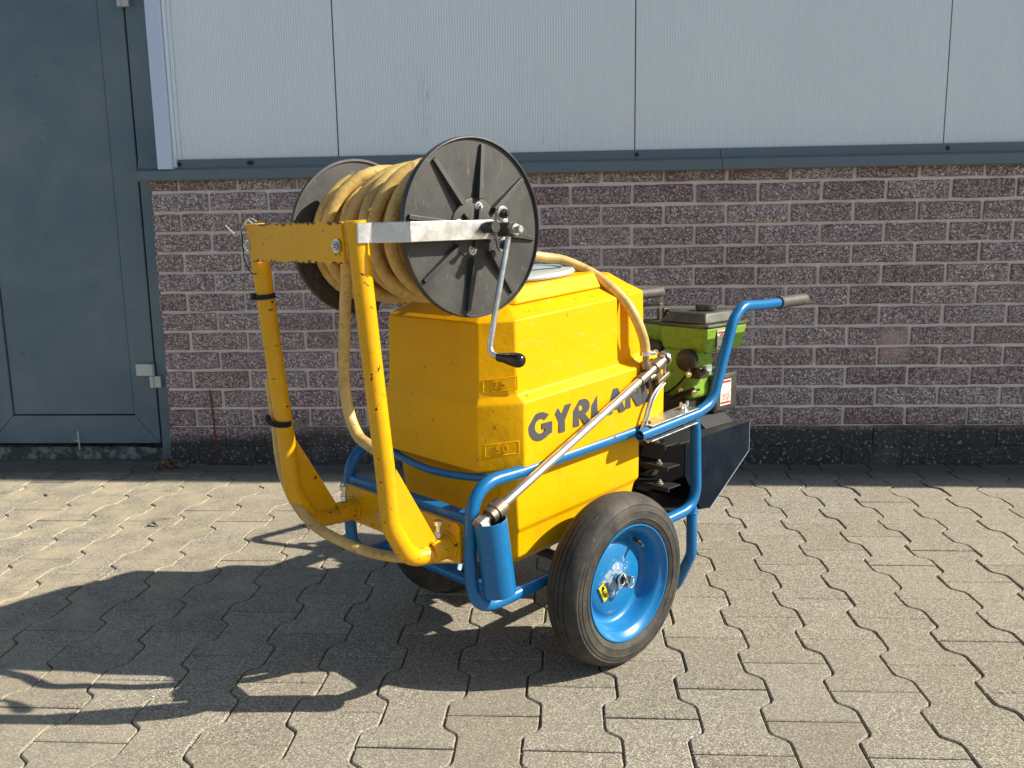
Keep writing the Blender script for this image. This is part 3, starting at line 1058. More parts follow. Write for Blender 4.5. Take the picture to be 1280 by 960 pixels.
# rail round the front of the tank
bm = bmesh.new()
tube(bm, catmull([(0.194, -0.225, 0.425), (0.165, -0.245, 0.418), (0.10, -0.255, 0.409), (0, -0.260, 0.403), (-0.10, -0.255, 0.409), (-0.165, -0.245, 0.418), (-0.194, -0.225, 0.425)], 6), 0.0078, 12)
finish(bm, 'front_rail', M_blue, sp, 40)
bm = bmesh.new()
box(bm, -0.1875, 0.1875, -0.334, -0.308, 0.352, 0.370)
finish(bm, 'cross_bar', M_blue, sp, 0, 0.003)
pipe('cross_bar', [(-0.19, -0.24, 0.190), (0.19, -0.24, 0.190)], 0.0115, fr=0)
pipe('cross_bar', [(-0.19, 0.20, 0.222), (0.19, 0.20, 0.222)], 0.0115, fr=0)
pipe('axle', [(-0.286, 0, 0.176), (0.286, 0, 0.176)], 0.0115, M_darksteel, fr=0)
for s in (1, -1):
    bm = bmesh.new()
    obb(bm, (0.2 * s, 0, 0.192), (1, 0, 0), (0, 1, 0), (0, 0, 1), 0.011, 0.03, 0.022)
    finish(bm, 'axle_bracket', M_blue, sp, 0, 0.003)

def weld(c_, ax, r, mat, parent, th=0.0022):
    bm = bmesh.new()
    ax = Vector(ax).normalized()
    e1 = ax.orthogonal().normalized(); e2 = ax.cross(e1)
    rw = random.Random(int(r * 1e5) + 3)
    pth = [Vector(c_) + (e1 * math.cos(2 * PI * k / 36) + e2 * math.sin(2 * PI * k / 36)) * (r + rw.uniform(-.0003, .0004)) for k in range(36)]
    tube(bm, pth, th, 6, closed=True, radii=[th * (0.8 + 0.5 * (k % 2)) for k in range(36)])
    return finish(bm, 'weld_bead', mat, parent, 60)
for s in (1, -1):
    weld((0.1985 * s, 0.337, 0.221), (0, 0, 1), 0.0135, M_blue, sp)
    weld((0.186 * s, -0.24, 0.190), (1, 0, 0), 0.0122, M_blue, sp)
    weld((0.155 * s, -0.3465, 0.309), (0, 1, 0), 0.0225, M_yel_worn, sp, 0.0026)
    weld((0.155 * s, -0.3875, 0.3085), (0, 1, 0.02), 0.0178, M_yel_worn, sp, 0.0018)
# --- handles
for s in (1, -1):
    u_ = 0.2245 * s
    bm = bmesh.new()
    p_ = [(u_, 0.112, 0.4450), (u_, 0.315, 0.4625), (u_, 0.372, 0.478), (u_, 0.445, 0.655), (u_, 0.482, 0.689), (u_, 0.56, 0.686), (u_, 0.655, 0.6855)]
    fp = fillet(p_, [0, 0, .07, .055, .05, 0, 0], 8)
    tube(bm, fp, 0.0122, 18, caps=False)
    ip = [Vector(q) for q in fp[:6]]
    tube(bm, [ip[0], ip[0] + (ip[1] - ip[0]) * 0.5], 0.0105, 18, caps=False)
    # annular lip of the open end
    d_ = (ip[1] - ip[0]).normalized()
    lathe(bm, [(0.0105, 0), (0.0122, 0)], ip[0], d_, 18)
    hd = finish(bm, 'handle', M_blue, sp, 40)
    bm = bmesh.new()
    tube(bm, [ip[0] + d_ * 0.012, ip[0] + d_ * 0.03], 0.0104, 16)
    finish(bm, 'tube_mouth', M_gap, hd, 40)
    bm = bmesh.new()
    g = [(0.0128, 0), (0.0165, 0.001), (0.0168, 0.006), (0.0142, 0.009)]
    a = 0.012
    while a < 0.112:
        g += [(0.0146, a), (0.0150, a + 0.003), (0.0140, a + 0.0062)]
        a += 0.008
    g += [(0.0148, 0.118), (0.0135, 0.126), (0.008, 0.131), (0, 0.132)]
    lathe(bm, g, (u_, 0.640, 0.6855), (0, 1, 0.01), 22)
    finish(bm, 'grip', M_grip, hd, 50)
    # clamp plates and wing nut
    bm = bmesh.new()
    obb(bm, (0.2125 * s, 0.222, 0.4685), (1, 0, 0), (0, 1, .085), (0, -.085, 1), 0.0225, 0.082, 0.0014)
    finish(bm, 'clamp_plate', M_galv, sp, 0, 0.001)
    bm = bmesh.new()
    obb(bm, (0.2125 * s, 0.222, 0.4365), (1, 0, 0), (0, 1, .085), (0, -.085, 1), 0.0225, 0.082, 0.0014)
    finish(bm, 'clamp_plate', M_galv, sp, 0, 0.001)
    for vv in (0.155, 0.282):
        bm = bmesh.new()
        lathe(bm, [(0, -0.042), (0.003, -0.042), (0.003, 0.012), (0, 0.012)], (0.2125 * s, vv, 0.4685 + (vv - .222) * .085), 'z', 10)
        lathe(bm, [(0, -0.039), (0.0055, -0.039), (0.0055, -0.035), (0, -0.035)], (0.2125 * s, vv, 0.4685 + (vv - .222) * .085), 'z', 6)
        finish(bm, 'stud', M_galv, sp, 30)
    bm = bmesh.new()
    cz = 0.4735
    lathe(bm, [(0, 0), (0.007, 0), (0.005, 0.009), (0, 0.009)], (0.2125 * s, 0.282, cz), 'z', 14)
    for q in (-1, 1):
        tube(bm, [(0.2125 * s, 0.282 + q * .004, cz + .004), (0.2125 * s, 0.282 + q * .010, cz + .009), (0.2125 * s, 0.282 + q * .012, cz + .018)], 0, 8, radii=[.003, .0045, .0025])
    finish(bm, 'wing_nut', M_chrome, sp, 40)
    bm = bmesh.new()
    bolt(bm, (0.2125 * s, 0.155, 0.4645), (0, 0, 1), 0.005, 0.005)
    finish(bm, 'bolt', M_rust, sp, 30)

# --- wheels
def wheel(s):
    w0 = empty('wheel', (0, 0, 0), 0, sp)
    cx = 0.300
    def X(a): return s * a
    # tyre: ribbed tread and bulging side walls
    prof = [(0.116, 0.287), (0.122, 0.2965), (0.1305, 0.3003), (0.1312, 0.3013), (0.1335, 0.3013), (0.1342, 0.3006), (0.145, 0.3008), (0.1457, 0.3016), (0.1475, 0.3014), (0.1482, 0.3004), (0.1545, 0.2990), (0.1560, 0.2975), (0.1600, 0.2975), (0.1655, 0.2930), (0.1700, 0.2860)]
    tread = []
    a = 0.2860
    k = 0
    zs = [0.284, 0.276, 0.2740, 0.2645, 0.2625, 0.2535, 0.2515, 0.2425, 0.2405, 0.232]
    def rad(x): return 0.1765 - 0.0065 * ((x - 0.2585) / 0.0275) ** 2
    for i in range(0, len(zs), 2):
        x0, x1 = zs[i], zs[i + 1]
        tread += [(rad(x0), x0), (rad((x0 + x1) / 2), (x0 + x1) / 2), (rad(x1), x1)]
        if i + 2 < len(zs): tread += [(rad(x1) - 0.0045, x1 - 0.0006), (rad(x1) - 0.0045, zs[i + 2] + 0.0006)]
    prof += tread
    prof += [(0.1655, 0.2245), (0.156, 0.2195), (0.145, 0.2165), (0.132, 0.217), (0.122, 0.221), (0.116, 0.230)]
    bm = bmesh.new()
    lathe(bm, [(r_, X(a_)) for r_, a_ in prof], (0, 0, 0.176), 'x', 96, closed=True)
    ty = finish(bm, 'tyre', M_tyre, w0, 28)
    bm = bmesh.new()
    rp = [(0.1150, 0.287), (0.1195, 0.2940), (0.1190, 0.2965), (0.1165, 0.2965), (0.1125, 0.2900), (0.1060, 0.2860), (0.1030, 0.2835), (0.0990, 0.2700), (0.0960, 0.2560), (0.0900, 0.2490),
          (0.0820, 0.2485), (0.0760, 0.2530), (0.0700, 0.2570), (0.0400, 0.2580), (0.0250, 0.2590), (0.0210, 0.2610), (0.0150, 0.2620), (0.0140, 0.2660), (0, 0.2660)]
    lathe(bm, [(r_, X(a_)) for r_, a_ in rp] , (0, 0, 0.176), 'x', 80)
    bk = [(0.1150, 0.287), (0.112, 0.27), (0.103, 0.26), (0.1, 0.245), (0.108, 0.235), (0.118, 0.228), (0.116, 0.222), (0.098, 0.235), (0.09, 0.246), (0.04, 0.252), (0.03, 0.235), (0, 0.235)]
    lathe(bm, [(r_, X(a_)) for r_, a_ in bk], (0, 0, 0.176), 'x', 80)
    rm = finish(bm, 'rim', M_rim, w0, 50)
    bm = bmesh.new()
    va = R(52)
    c0 = Vector((X(0.258), 0.088 * math.cos(va), 0.176 + 0.088 * math.sin(va)))
    tube(bm, [c0, c0 + Vector((X(0.016), -0.002, -0.004)), c0 + Vector((X(0.0165), -0.002, -0.004)), c0 + Vector((X(0.027), -0.004, -0.007))], 0, 12, radii=[0.0048, 0.0048, 0.0034, 0.0034])
    finish(bm, 'valve', M_brass, w0, 40)
    # spring clip through the axle end
    bm = bmesh.new()
    lathe(bm, [(0, X(0.262)), (0.0095, X(0.262)), (0.0095, X(0.279)), (0.0080, X(0.281)), (0, X(0.281))], (0, 0, 0.176), 'x', 24)
    finish(bm, 'axle_end', M_darksteel, w0, 40)
    if s > 0:
        bm = bmesh.new()
        th = R(-20)
        def cp(a, b, h=0.2845): return (h, a * math.cos(th) - b * math.sin(th), 0.176 + a * math.sin(th) + b * math.cos(th))
        pts = []
        for k in range(15):
            q = R(60 + 280 * k / 14)
            pts.append(cp(-0.015 + 0.010 * math.cos(q), 0.004 + 0.0125 * math.sin(q)))
        pts2 = []
        for k in range(15):
            q = R(120 - 280 * k / 14)
            pts2.append(cp(0.014 + 0.009 * math.cos(q), 0.0 + 0.0115 * math.sin(q), 0.2855))
        tube(bm, catmull(pts[::-1] + [cp(0.0, -0.001, 0.2870)] + pts2[::-1], 2), 0.0024, 8)
        finish(bm, 'spring_clip', M_chrome, w0, 40)
        # yellow tag riveted on the disc
        e = Vector((0, 0.45, -0.89)).normalized()
        up_ = Vector((0, 0.89, 0.45)).normalized()
        cc = Vector((0.2600, -0.040, 0.158))
        bm = bmesh.new()
        obb(bm, cc, (1, 0, 0), e, up_, 0.0008, 0.0185, 0.0100)
        tg = finish(bm, 'tag_plate', M_sty, w0, 0)
        bm = bmesh.new()
        q = cc + Vector((0.0009, 0, 0))
        prism(bm, [q - e * 0.016 , q - e * 0.006 + up_ * 0.006, q - e * 0.006 - up_ * 0.006], (0.0004, 0, 0))
        for k in range(4): obb(bm, q + e * (0.000 + k * 0.0042), (1, 0, 0), e, up_, 0.0003, 0.0012, 0.0035 if k % 2 else 0.0055)
        for sg_ in (-1, 1):
            obb(bm, q + up_ * sg_ * 0.0092, (1, 0, 0), e, up_, 0.0003, 0.0178, 0.0005)
        finish(bm, 'tag_print', M_gap, w0, 0)
    return w0
wheel(1)
wheel(-1)

# --- holder cylinder for the lance
def cyl_open(name, p0, p1, r, th, mat, parent, seg=32):
    p0, p1 = Vector(p0), Vector(p1)
    ax = (p1 - p0).normalized()
    L = (p1 - p0).length
    bm = bmesh.new()
    lathe(bm, [(0, 0.003), (r - th, 0.003), (r - th, L), (r, L), (r, 0), (0, 0)], p0, ax, seg)
    return finish(bm, name, mat, parent, 40)
HB, HT_ = Vector((0.232, -0.292, 0.2265)), Vector((0.232, -0.312, 0.3685))
cyl_open('lance_holder', HB, HT_, 0.0300, 0.002, M_blue, sp)

# --- yellow hoop at the front: mounting plate, sockets, posts, gussets, crossbar
bm = bmesh.new()
box(bm, -0.186, 0.184, -0.345, -0.3345, 0.281, 0.3555)
plate = finish(bm, 'mounting_plate', M_yel_worn, sp, 0, 0.0012)
def post(u_, dv):
    prof = [(-0.346, 0.309), (-0.395, 0.304), (-0.440, 0.309), (-0.476, 0.375), (-0.483, 0.48), (-0.494, 0.60), (-0.502, 0.69), (-0.513, 0.82), (-0.519, 0.889)]
    path = [(u_, v_ + dv, w_) for v_, w_ in prof]
    path[0] = (u_, -0.346, 0.309)
    bm = bmesh.new()
    fp = fillet(path, [0, 0, .05, .07, .2, .3, .3, .3, 0], 8)
    tube(bm, fp, 0.0168, 20, caps=True)
    po = finish(bm, 'post', M_yel_worn, sp, 40)
    bm = bmesh.new()
    lathe(bm, [(0.0, 0), (0.0215, 0), (0.0215, 0.042), (0.017, 0.0425)], (u_, -0.345, 0.309), (0, -1, -0.02), 26)
    so = finish(bm, 'socket', M_yel_worn, sp, 40, 0.001)
    bm = bmesh.new()
    bolt(bm, (u_, -0.368, 0.3295), (0, 0, 1), 0.0075, 0.012, False)
    lathe(bm, [(0, 0.012), (0.005, 0.012), (0.005, 0.024), (0.0085, 0.0245), (0.0085, 0.032), (0, 0.033)], (u_, -0.368, 0.3295), 'z', 8)
    finish(bm, 'bolt', M_chrome, sp, 30)
    # gusset plate in the bend
    bm = bmesh.new()
    pts = [(u_ - .002, -0.462 + dv, 0.475), (u_ - .002, -0.376 + dv, 0.320), (u_ - .002, -0.43 + dv, 0.318), (u_ - .002, -0.463 + dv, 0.36), (u_ - .002, -0.474 + dv, 0.42)]
    prism(bm, pts, (0.005, 0, 0))
    finish(bm, 'gusset', M_yel, sp, 0, 0.001)
    return po
post(0.155, 0.006)
post(-0.155, -0.006)
bm = bmesh.new()
pts = [(-0.158, -0.532, 0.803)]
x = -0.158
rr = random.Random(2)
tops, bots = [], []
for i in range(25):
    x = -0.146 + 0.2865 * i / 24
    vv = -0.5405 + 0.0125 * (i / 24)
    bots.append((x, vv, 0.8215 + rr.uniform(-.0006, .0006)))
    tops.append((x, vv - .0035, 0.8875 + rr.uniform(-.0006, .0006)))
prism(bm, bots + tops[::-1], (0, 0.006, 0))
cb = finish(bm, 'crossbar', M_cross, sp, 30, 0.0008)
bm = bmesh.new()
bolt(bm, (0.128, -0.5325, 0.850), (0, -1, 0.05), 0.0078, 0.005)
finish(bm, 'bolt', M_galv, cb, 30)
bm = bmesh.new()
bolt(bm, (-0.155, -0.5420, 0.850), (0, -1, 0.05), 0.0072, 0.005)
finish(bm, 'bolt', M_galv, cb, 30)
bm = bmesh.new()
bolt(bm, (0.035, -0.345, 0.325), (0, -1, 0), 0.0075, 0.005)
finish(bm, 'bolt', M_galv, plate, 30)
bm = bmesh.new()
bolt(bm, (-0.060, -0.345, 0.318), (0, -1, 0), 0.0075, 0.005)
finish(bm, 'bolt', M_galv, plate, 30)
# cable ties and the wire on the far post
def ring(name, c_, ax, r, w_, mat, parent, ext=0.0, seg=28):
    bm = bmesh.new()
    lathe(bm, [(r, -w_), (r + 0.0022, -w_), (r + 0.0022, w_), (r, w_)], c_, ax, seg, closed=True)
    if ext:
        obb(bm, Vector(c_) + Vector((-r * .5, -r - 0.001, 0)), (1, 0, 0), (0, 1, 0), (0, 0, 1), 0.006, 0.004, 0.006)
    return finish(bm, name, mat, parent, 40)
ring('cable_tie', (-0.155, -0.5145, 0.757), (0, -0.09, 1), 0.0170, 0.0045, M_blk, sp, 1)
bm = bmesh.new()
tp = []
for k in range(32):
    q = 2 * PI * k / 32
    a_, b_ = 0.0275 * math.cos(q), 0.0195 * math.sin(q)
    tp.append((-0.1645 + a_, -0.496 + b_, 0.5165 - 0.12 * a_))
for h_ in (-.0035, 0, .0035): tube(bm, [(x_, y_, z_ + h_) for x_, y_, z_ in tp], 0.0022, 6, closed=True)
obb(bm, (-0.187, -0.505, 0.5195), (1, 0, 0), (0, 1, 0), (0, 0, 1), 0.007, 0.005, 0.0065)
finish(bm, 'cable_tie', M_blk, sp, 40)
bm = bmesh.new()
tube(bm, catmull([(-0.150, -0.556, 0.890), (-0.146, -0.556, 0.86), (-0.149, -0.553, 0.825), (-0.140, -0.546, 0.802), (-0.130, -0.541, 0.800)], 6), 0.0011, 6)
finish(bm, 'black_wire', M_blk, sp, 40)
bm = bmesh.new()
tube(bm, catmull([(-0.130, -0.535, 0.893), (-0.150, -0.538, 0.898), (-0.165, -0.545, 0.882), (-0.178, -0.55, 0.868), (-0.195, -0.55, 0.874), (-0.222, -0.55, 0.887)], 6), 0.0011, 6)
tube(bm, catmull([(-0.17, -0.54, 0.887), (-0.150, -0.548, 0.891), (-0.135, -0.55, 0.896), (-0.125, -0.545, 0.889)], 6), 0.0009, 6)
finish(bm, 'white_wire', M_white, sp, 40)

# --- reel
RV, RW = -0.306, 0.874
reel = empty('hose_reel', (0, 0, 0), 0, sp)
def flange(cu, cw, out):
    c_ = (cu, RV, cw)
    bm = bmesh.new()
    o_ = out
    lathe(bm, [(0.02, 0), (0.147, 0), (0.1475, 0.0035 * o_), (0.149, 0.0052 * o_), (0.1505, 0.0048 * o_), (0.1515, 0.001 * o_), (0.1515, -0.006 * o_), (0.1470, -0.0065 * o_), (0.1455, -0.003 * o_), (0.02, -0.003 * o_)], c_, 'x', 96, closed=True)
    fl = finish(bm, 'flange', M_blkpl, reel, 35)
    for k in range(8):
        a = R(82 + 45 * k)
        d = Vector((0, math.cos(a), math.sin(a)))
        pz_ = Vector((0, -math.sin(a), math.cos(a)))
        bm = bmesh.new()
        ctr = Vector(c_)
        r0_, r1_ = 0.050, 0.140
        pts = []
        sec = [(-0.0044, 0), (-0.0036, 0.0095), (0.0036, 0.0095), (0.0044, 0)]
        A = [bm.verts.new(ctr + d * r0_ + pz_ * a_ * 1.4 + Vector((b_ * 1.35 * o_, 0, 0))) for a_, b_ in sec]
        B = [bm.verts.new(ctr + d * r1_ + pz_ * a_ + Vector((b_ * 0.55 * o_, 0, 0))) for a_, b_ in sec]
        for i in range(4): bm.faces.new((A[i], A[(i + 1) % 4], B[(i + 1) % 4], B[i]))
        bm.faces.new(A); bm.faces.new(B)
        finish(bm, 'rib', M_blkpl, fl, 0, 0.0006)
    bm = bmesh.new()
    lathe(bm, [(0, 0.0005 * o_), (0.0515, 0.0005 * o_), (0.0515, 0.0022 * o_), (0.046, 0.0034 * o_), (0, 0.0034 * o_)], c_, 'x', 40)
    for k in range(6):
        a = R(20 + 60 * k)
        d = Vector((0, math.cos(a), math.sin(a)))
        obb(bm, Vector(c_) + d * 0.024 + Vector((0.006 * o_, 0, 0)), (1, 0, 0), d, d.cross(Vector((1, 0, 0))), 0.005, 0.012, 0.0022)
    finish(bm, 'hub', M_blkpl, fl, 30, 0.0008)
    for k in range(4):
        a = R(78 + 90 * k)
        bm = bmesh.new()
        bolt(bm, (cu + 0.003 * o_, RV + 0.037 * math.cos(a), cw + 0.037 * math.sin(a)), (o_, 0, 0), 0.0058, 0.006)
        finish(bm, 'bolt', M_chrome, fl, 30)
flange(0.200, RW, 1)
flange(-0.150, 0.860, -1)
AXD = (Vector((0.2, RV, RW)) - Vector((-0.15, RV, 0.860))).normalized()
bm = bmesh.new()
lathe(bm, [(0, -0.02), (0.055, -0.02), (0.055, 0.334), (0, 0.334)], Vector((-0.135, RV, 0.8605)), AXD, 40)
finish(bm, 'drum', M_blkpl, reel, 40)
bm = bmesh.new()
lathe(bm, [(0, 0), (0.0095, 0), (0.0095, 0.44), (0, 0.44)], Vector((-0.185, RV, 0.8585)), AXD, 20)
finish(bm, 'axle', M_darksteel, reel, 40)
# arms from the posts to the reel axle
def strap(s):
    bm = bmesh.new()
    w0, w1 = (0.8535, 0.8855) if s > 0 else (0.846, 0.876)
    us, ue = (0.169, 0.2225) if s > 0 else (-0.172, -0.171)
    pts = [(us, -0.522), (us + 0.004 * s, -0.498), (ue, -0.460), (ue, -0.292), (ue, -0.274)]
    outer = [(u_ + 0.0045 * s, v_) for u_, v_ in pts]
    poly = pts + outer[::-1]
    a = [bm.verts.new((u_, v_, w0 + (v_ + .5) * .012)) for u_, v_ in poly]
    b = [bm.verts.new((u_, v_, w1 + (v_ + .5) * .012)) for u_, v_ in poly]
    bm.faces.new(a); bm.faces.new(b[::-1])
    for i in range(len(a)): bm.faces.new((a[i], b[i], b[(i + 1) % len(a)], a[(i + 1) % len(a)]))
    finish(bm, 'arm', M_galv, sp, 25, 0.001)
strap(1); strap(-1)
# bearing and crank
bm = bmesh.new()
for dv, dw in ((-0.0, 0.026), (-0.0, -0.026)):
    lathe(bm, [(0, 0), (0.013, 0), (0.013, 0.006), (0, 0.006)], (0.226, -0.268 + dv, 0.872 + dw), 'x', 22)
obb(bm, (0.2275, -0.268, 0.872), (1, 0, 0), (0, 1, 0), (0, 0, 1), 0.0022, 0.013, 0.026)
finish(bm, 'bearing_plate', M_galv, reel, 35, 0.0006)
for dw in (0.026, -0.026):
    bm = bmesh.new()
    bolt(bm, (0.232, -0.268, 0.872 + dw), (1, 0, 0), 0.0085, 0.008, False)
    finish(bm, 'bolt', M_darksteel, reel, 30)
crank = empty('crank', (0, 0, 0), 0, reel)
bm = bmesh.new()
CU, CV, CW = 0.232, -0.272, 0.8715
lathe(bm, [(0, 0), (0.0125, 0), (0.0125, 0.027), (0, 0.027)], (CU, CV, CW), 'x', 24)
finish(bm, 'crank_hub', M_grease, crank, 40, 0.001)
bm = bmesh.new()
lathe(bm, [(0, 0.027), (0.0105, 0.027), (0.0105, 0.036), (0, 0.036)], (CU, CV, CW), 'x', 6)
lathe(bm, [(0, 0.036), (0.0066, 0.036), (0.0066, 0.047), (0.005, 0.0485), (0, 0.0485)], (CU, CV, CW), 'x', 18)
finish(bm, 'crank_nut', M_galv, crank, 30)
bm = bmesh.new()
rod = fillet([(CU + .018, CV, CW - .006), (CU + .012, -0.300, 0.740), (CU + .010, -0.316, 0.663), (CU + .042, -0.306, 0.6585)], [0, .2, .022, 0], 6)
tube(bm, rod, 0.0052, 12)
finish(bm, 'crank_rod', M_galv, crank, 40)
bm = bmesh.new()
lathe(bm, [(0, 0), (0.0072, 0.0005), (0.0080, 0.004), (0.0085, 0.014), (0.0115, 0.030), (0.0128, 0.040), (0.0122, 0.047), (0.009, 0.0525), (0.004, 0.055), (0, 0.055)], (CU + .0262, -0.3105, 0.6600), (1, 0.18, -0.06), 26)
finish(bm, 'crank_knob', M_gloss, crank, 60)

# --- engine platform behind the tank
bm = bmesh.new()
box(bm, -0.165, 0.165, 0.300, 0.618, 0.3755, 0.3785)
finish(bm, 'deck', M_darksteel, sp, 0, 0.0008)
for s in (1, -1):
    bm = bmesh.new()
    pts = [(0.1655 * s, 0.350, 0.374), (0.1655 * s, 0.350, 0.300), (0.1655 * s, 0.415, 0.205), (0.1655 * s, 0.455, 0.197), (0.1655 * s, 0.620, 0.311), (0.1655 * s, 0.620, 0.386), (0.1655 * s, 0.41, 0.380)]
    prism(bm, pts, (0.003 * s, 0, 0))
    side_ = finish(bm, 'side_plate', M_darkblue, sp, 0, 0.0006)
    bm = bmesh.new()
    ed = [Vector(q) + Vector((0.0032 * s, 0.0006, -0.0004)) for q in pts[3:6]]
    tube(bm, ed, 0.0011, 6)
    finish(bm, 'plate_edge', M_edge, side_, 40)
bm = bmesh.new()
prism(bm, [(-0.165, 0.3, 0.215), (-0.165, 0.455, 0.197), (-0.165, 0.620, 0.311), (-0.165, 0.617, 0.314), (-0.165, 0.454, 0.201), (-0.165, 0.3, 0.219)], (0.33, 0, 0))
finish(bm, 'belly_plate', M_darksteel, sp, 0)
for v0, z0 in ((0.248, 0.392), (0.258, 0.340), (0.262, 0.292)):
    bm = bmesh.new()
    prism(bm, [(-0.188, v0, z0), (-0.188, v0, z0 - .010), (-0.188, v0 + .003, z0 - .010), (-0.188, v0 + .003, z0 - .003), (-0.188, v0 + .045, z0 - .003), (-0.188, v0 + .045, z0)], (0.376, 0, 0))
    finish(bm, 'angle_iron', M_darksteel, sp, 0, 0.0006)
    bm = bmesh.new()
    bolt(bm, (0.150, v0 + .018, z0), (0, 0, 1), 0.006, 0.006)
    finish(bm, 'bolt', M_galv, sp, 30)
# pump
bm = bmesh.new()
lathe(bm, [(0, -0.05), (0.036, -0.05), (0.042, -0.04), (0.042, 0.0), (0.03, 0.004), (0.03, 0.03), (0.038, 0.033), (0.038, 0.05), (0, 0.05)], (-0.08, 0.47, 0.290), 'x', 28)
box(bm, -0.13, -0.03, 0.43, 0.51, 0.232, 0.25)
finish(bm, 'pump', M_grease, sp, 35, 0.002)

t = NT('olive_plastic', 0.5)
t.col(t.mix(t.maprange(t.noise(t.coord(), 25, 5), .35, .7), (0.045, 0.045, 0.032), (0.10, 0.098, 0.068)))
M_olive = t.m
eng = empty('engine', (0, 0, 0), 0, sp)
def rbox(name, x0, x1, y0, y1, z0, z1, mat, parent, bev=0.004, top=None):
    bm = bmesh.new()
    vs = box(bm, x0, x1, y0, y1, z0, z1)
    if top:
        for v_ in vs[4:]:
            v_.co.x += top if v_.co.x < (x0 + x1) / 2 else -top
            v_.co.y += top if v_.co.y < (y0 + y1) / 2 else -top
    return finish(bm, name, mat, parent, 35, bev, 3)
rbox('crankcase', -0.055, 0.062, 0.505, 0.62, 0.379, 0.470, M_grease, eng, 0.006)
rbox('cylinder_shroud', -0.02, 0.078, 0.500, 0.590, 0.445, 0.570, M_green, eng, 0.012)
rbox('blower_housing', -0.105, -0.022, 0.495, 0.640, 0.400, 0.585, M_grease, eng, 0.012)
# fuel housing, wide at the right and stepped at the left
bm = bmesh.new()
pl = [(0.120, 0.498), (0.120, 0.672), (-0.10, 0.672), (-0.125, 0.640), (-0.125, 0.525), (-0.042, 0.512), (-0.020, 0.498)]
lo = [(0.112, 0.506), (0.112, 0.664), (-0.09, 0.664), (-0.115, 0.64), (-0.115, 0.535), (-0.040, 0.520), (-0.016, 0.506)]
b_ = [bm.verts.new((x, y, 0.566 + (0.012 if x < -0.03 else 0))) for x, y in lo]
m_ = [bm.verts.new((x, y, 0.626)) for x, y in pl]
bm.faces.new(b_[::-1]); bm.faces.new(m_)
for i in range(7): bm.faces.new((b_[i], b_[(i + 1) % 7], m_[(i + 1) % 7], m_[i]))
fuel = finish(bm, 'fuel_housing', M_green, eng, 30, 0.005, 3)
bm = bmesh.new()
b_ = [bm.verts.new((x * 1.02, y, 0.6265)) for x, y in pl]
m0 = [bm.verts.new((x * 1.02, y, 0.634)) for x, y in pl]
bm.faces.new(b_[::-1]); bm.faces.new(m0)
for i in range(7): bm.faces.new((b_[i], b_[(i + 1) % 7], m0[(i + 1) % 7], m0[i]))
finish(bm, 'cover_rim', M_olive, eng, 30, 0.002)
bm = bmesh.new()
vs = box(bm, -0.035, 0.108, 0.508, 0.655, 0.6342, 0.662)
for v_ in vs[4:]:
    v_.co.x += 0.022 if v_.co.x < 0.03 else -0.010
    v_.co.y += 0.014 if v_.co.y < 0.58 else -0.014
finish(bm, 'engine_cover', M_olive, eng, 30, 0.006, 3)
bm = bmesh.new()
lathe(bm, [(0, 0), (0.022, 0), (0.022, 0.004), (0.0265, 0.005), (0.0265, 0.017), (0.022, 0.0195), (0, 0.0195)], (0.062, 0.575, 0.6605), 'z', 24)
finish(bm, 'fuel_cap', M_blkpl, eng, 25)
bm = bmesh.new()
obb(bm, (-0.052, 0.535, 0.648), (1, 0, 0), (0, 1, 0), (0, 0, 1), 0.004, 0.006, 0.018)
obb(bm, (-0.112, 0.535, 0.652), (1, 0, 0), (0, 1, 0), (0, 0, 1), 0.005, 0.006, 0.020)
obb(bm, (-0.082, 0.535, 0.672), (1, 0, 0.12), (0, 1, 0), (-0.12, 0, 1), 0.036, 0.008, 0.0035)
obb(bm, (-0.060, 0.56, 0.648), (1, 0, 0), (0, 1, 0), (0, 0, 1), 0.012, 0.012, 0.016)
obb(bm, (-0.035, 0.56, 0.656), (1, 0, -0.25), (0, 1, 0), (0.25, 0, 1), 0.026, 0.005, 0.003)
finish(bm, 'choke_bracket', M_olive, eng, 30, 0.0015)
for k in range(8):
    bm = bmesh.new()
    obb(bm, (-0.058, 0.508, 0.452 + k * 0.0135), (1, 0, 0), (0, 1, 0), (0, 0, 1), 0.034, 0.020, 0.0022)
    finish(bm, 'cooling_fin', M_galvdark, eng, 0)
# air box with warning label
bm = bmesh.new()
box(bm, 0.058, 0.098, 0.568, 0.668, 0.404, 0.500)
airbox = finish(bm, 'air_box', M_blkpl, eng, 30, 0.004, 3)
bm = bmesh.new()
box(bm, 0.0982, 0.1000, 0.574, 0.662, 0.410, 0.494)
finish(bm, 'air_box_rim', M_blkpl, eng, 30, 0.0012)
bm = bmesh.new()
box(bm, 0.1002, 0.1007, 0.590, 0.637, 0.420, 0.486)
finish(bm, 'warning_label', M_stw, eng, 0)
bm = bmesh.new()
box(bm, 0.1008, 0.1011, 0.592, 0.635, 0.4775, 0.4835)
finish(bm, 'label_print', M_str, eng, 0)
bm = bmesh.new()
box(bm, 0.1008, 0.1011, 0.592, 0.635, 0.424, 0.429)
for k in range(4): box(bm, 0.1008, 0.1010, 0.596 + 0.004 * (k % 2), 0.630, 0.434 + k * 0.0045, 0.4355 + k * 0.0045)
finish(bm, 'label_print', M_str, eng, 0)
bm = bmesh.new()
obb(bm, (0.1208, 0.570, 0.596), (0, 1, 0.0), (0, 0, 1), (1, 0, 0), 0.030, 0.024, 0.0004)
finish(bm, 'engine_sticker', M_stw, eng, 0)
bm = bmesh.new()
obb(bm, (0.1214, 0.570, 0.613), (0, 1, 0.0), (0, 0, 1), (1, 0, 0), 0.026, 0.0025, 0.0003)
finish(bm, 'label_print', M_str, eng, 0)
bm = bmesh.new()
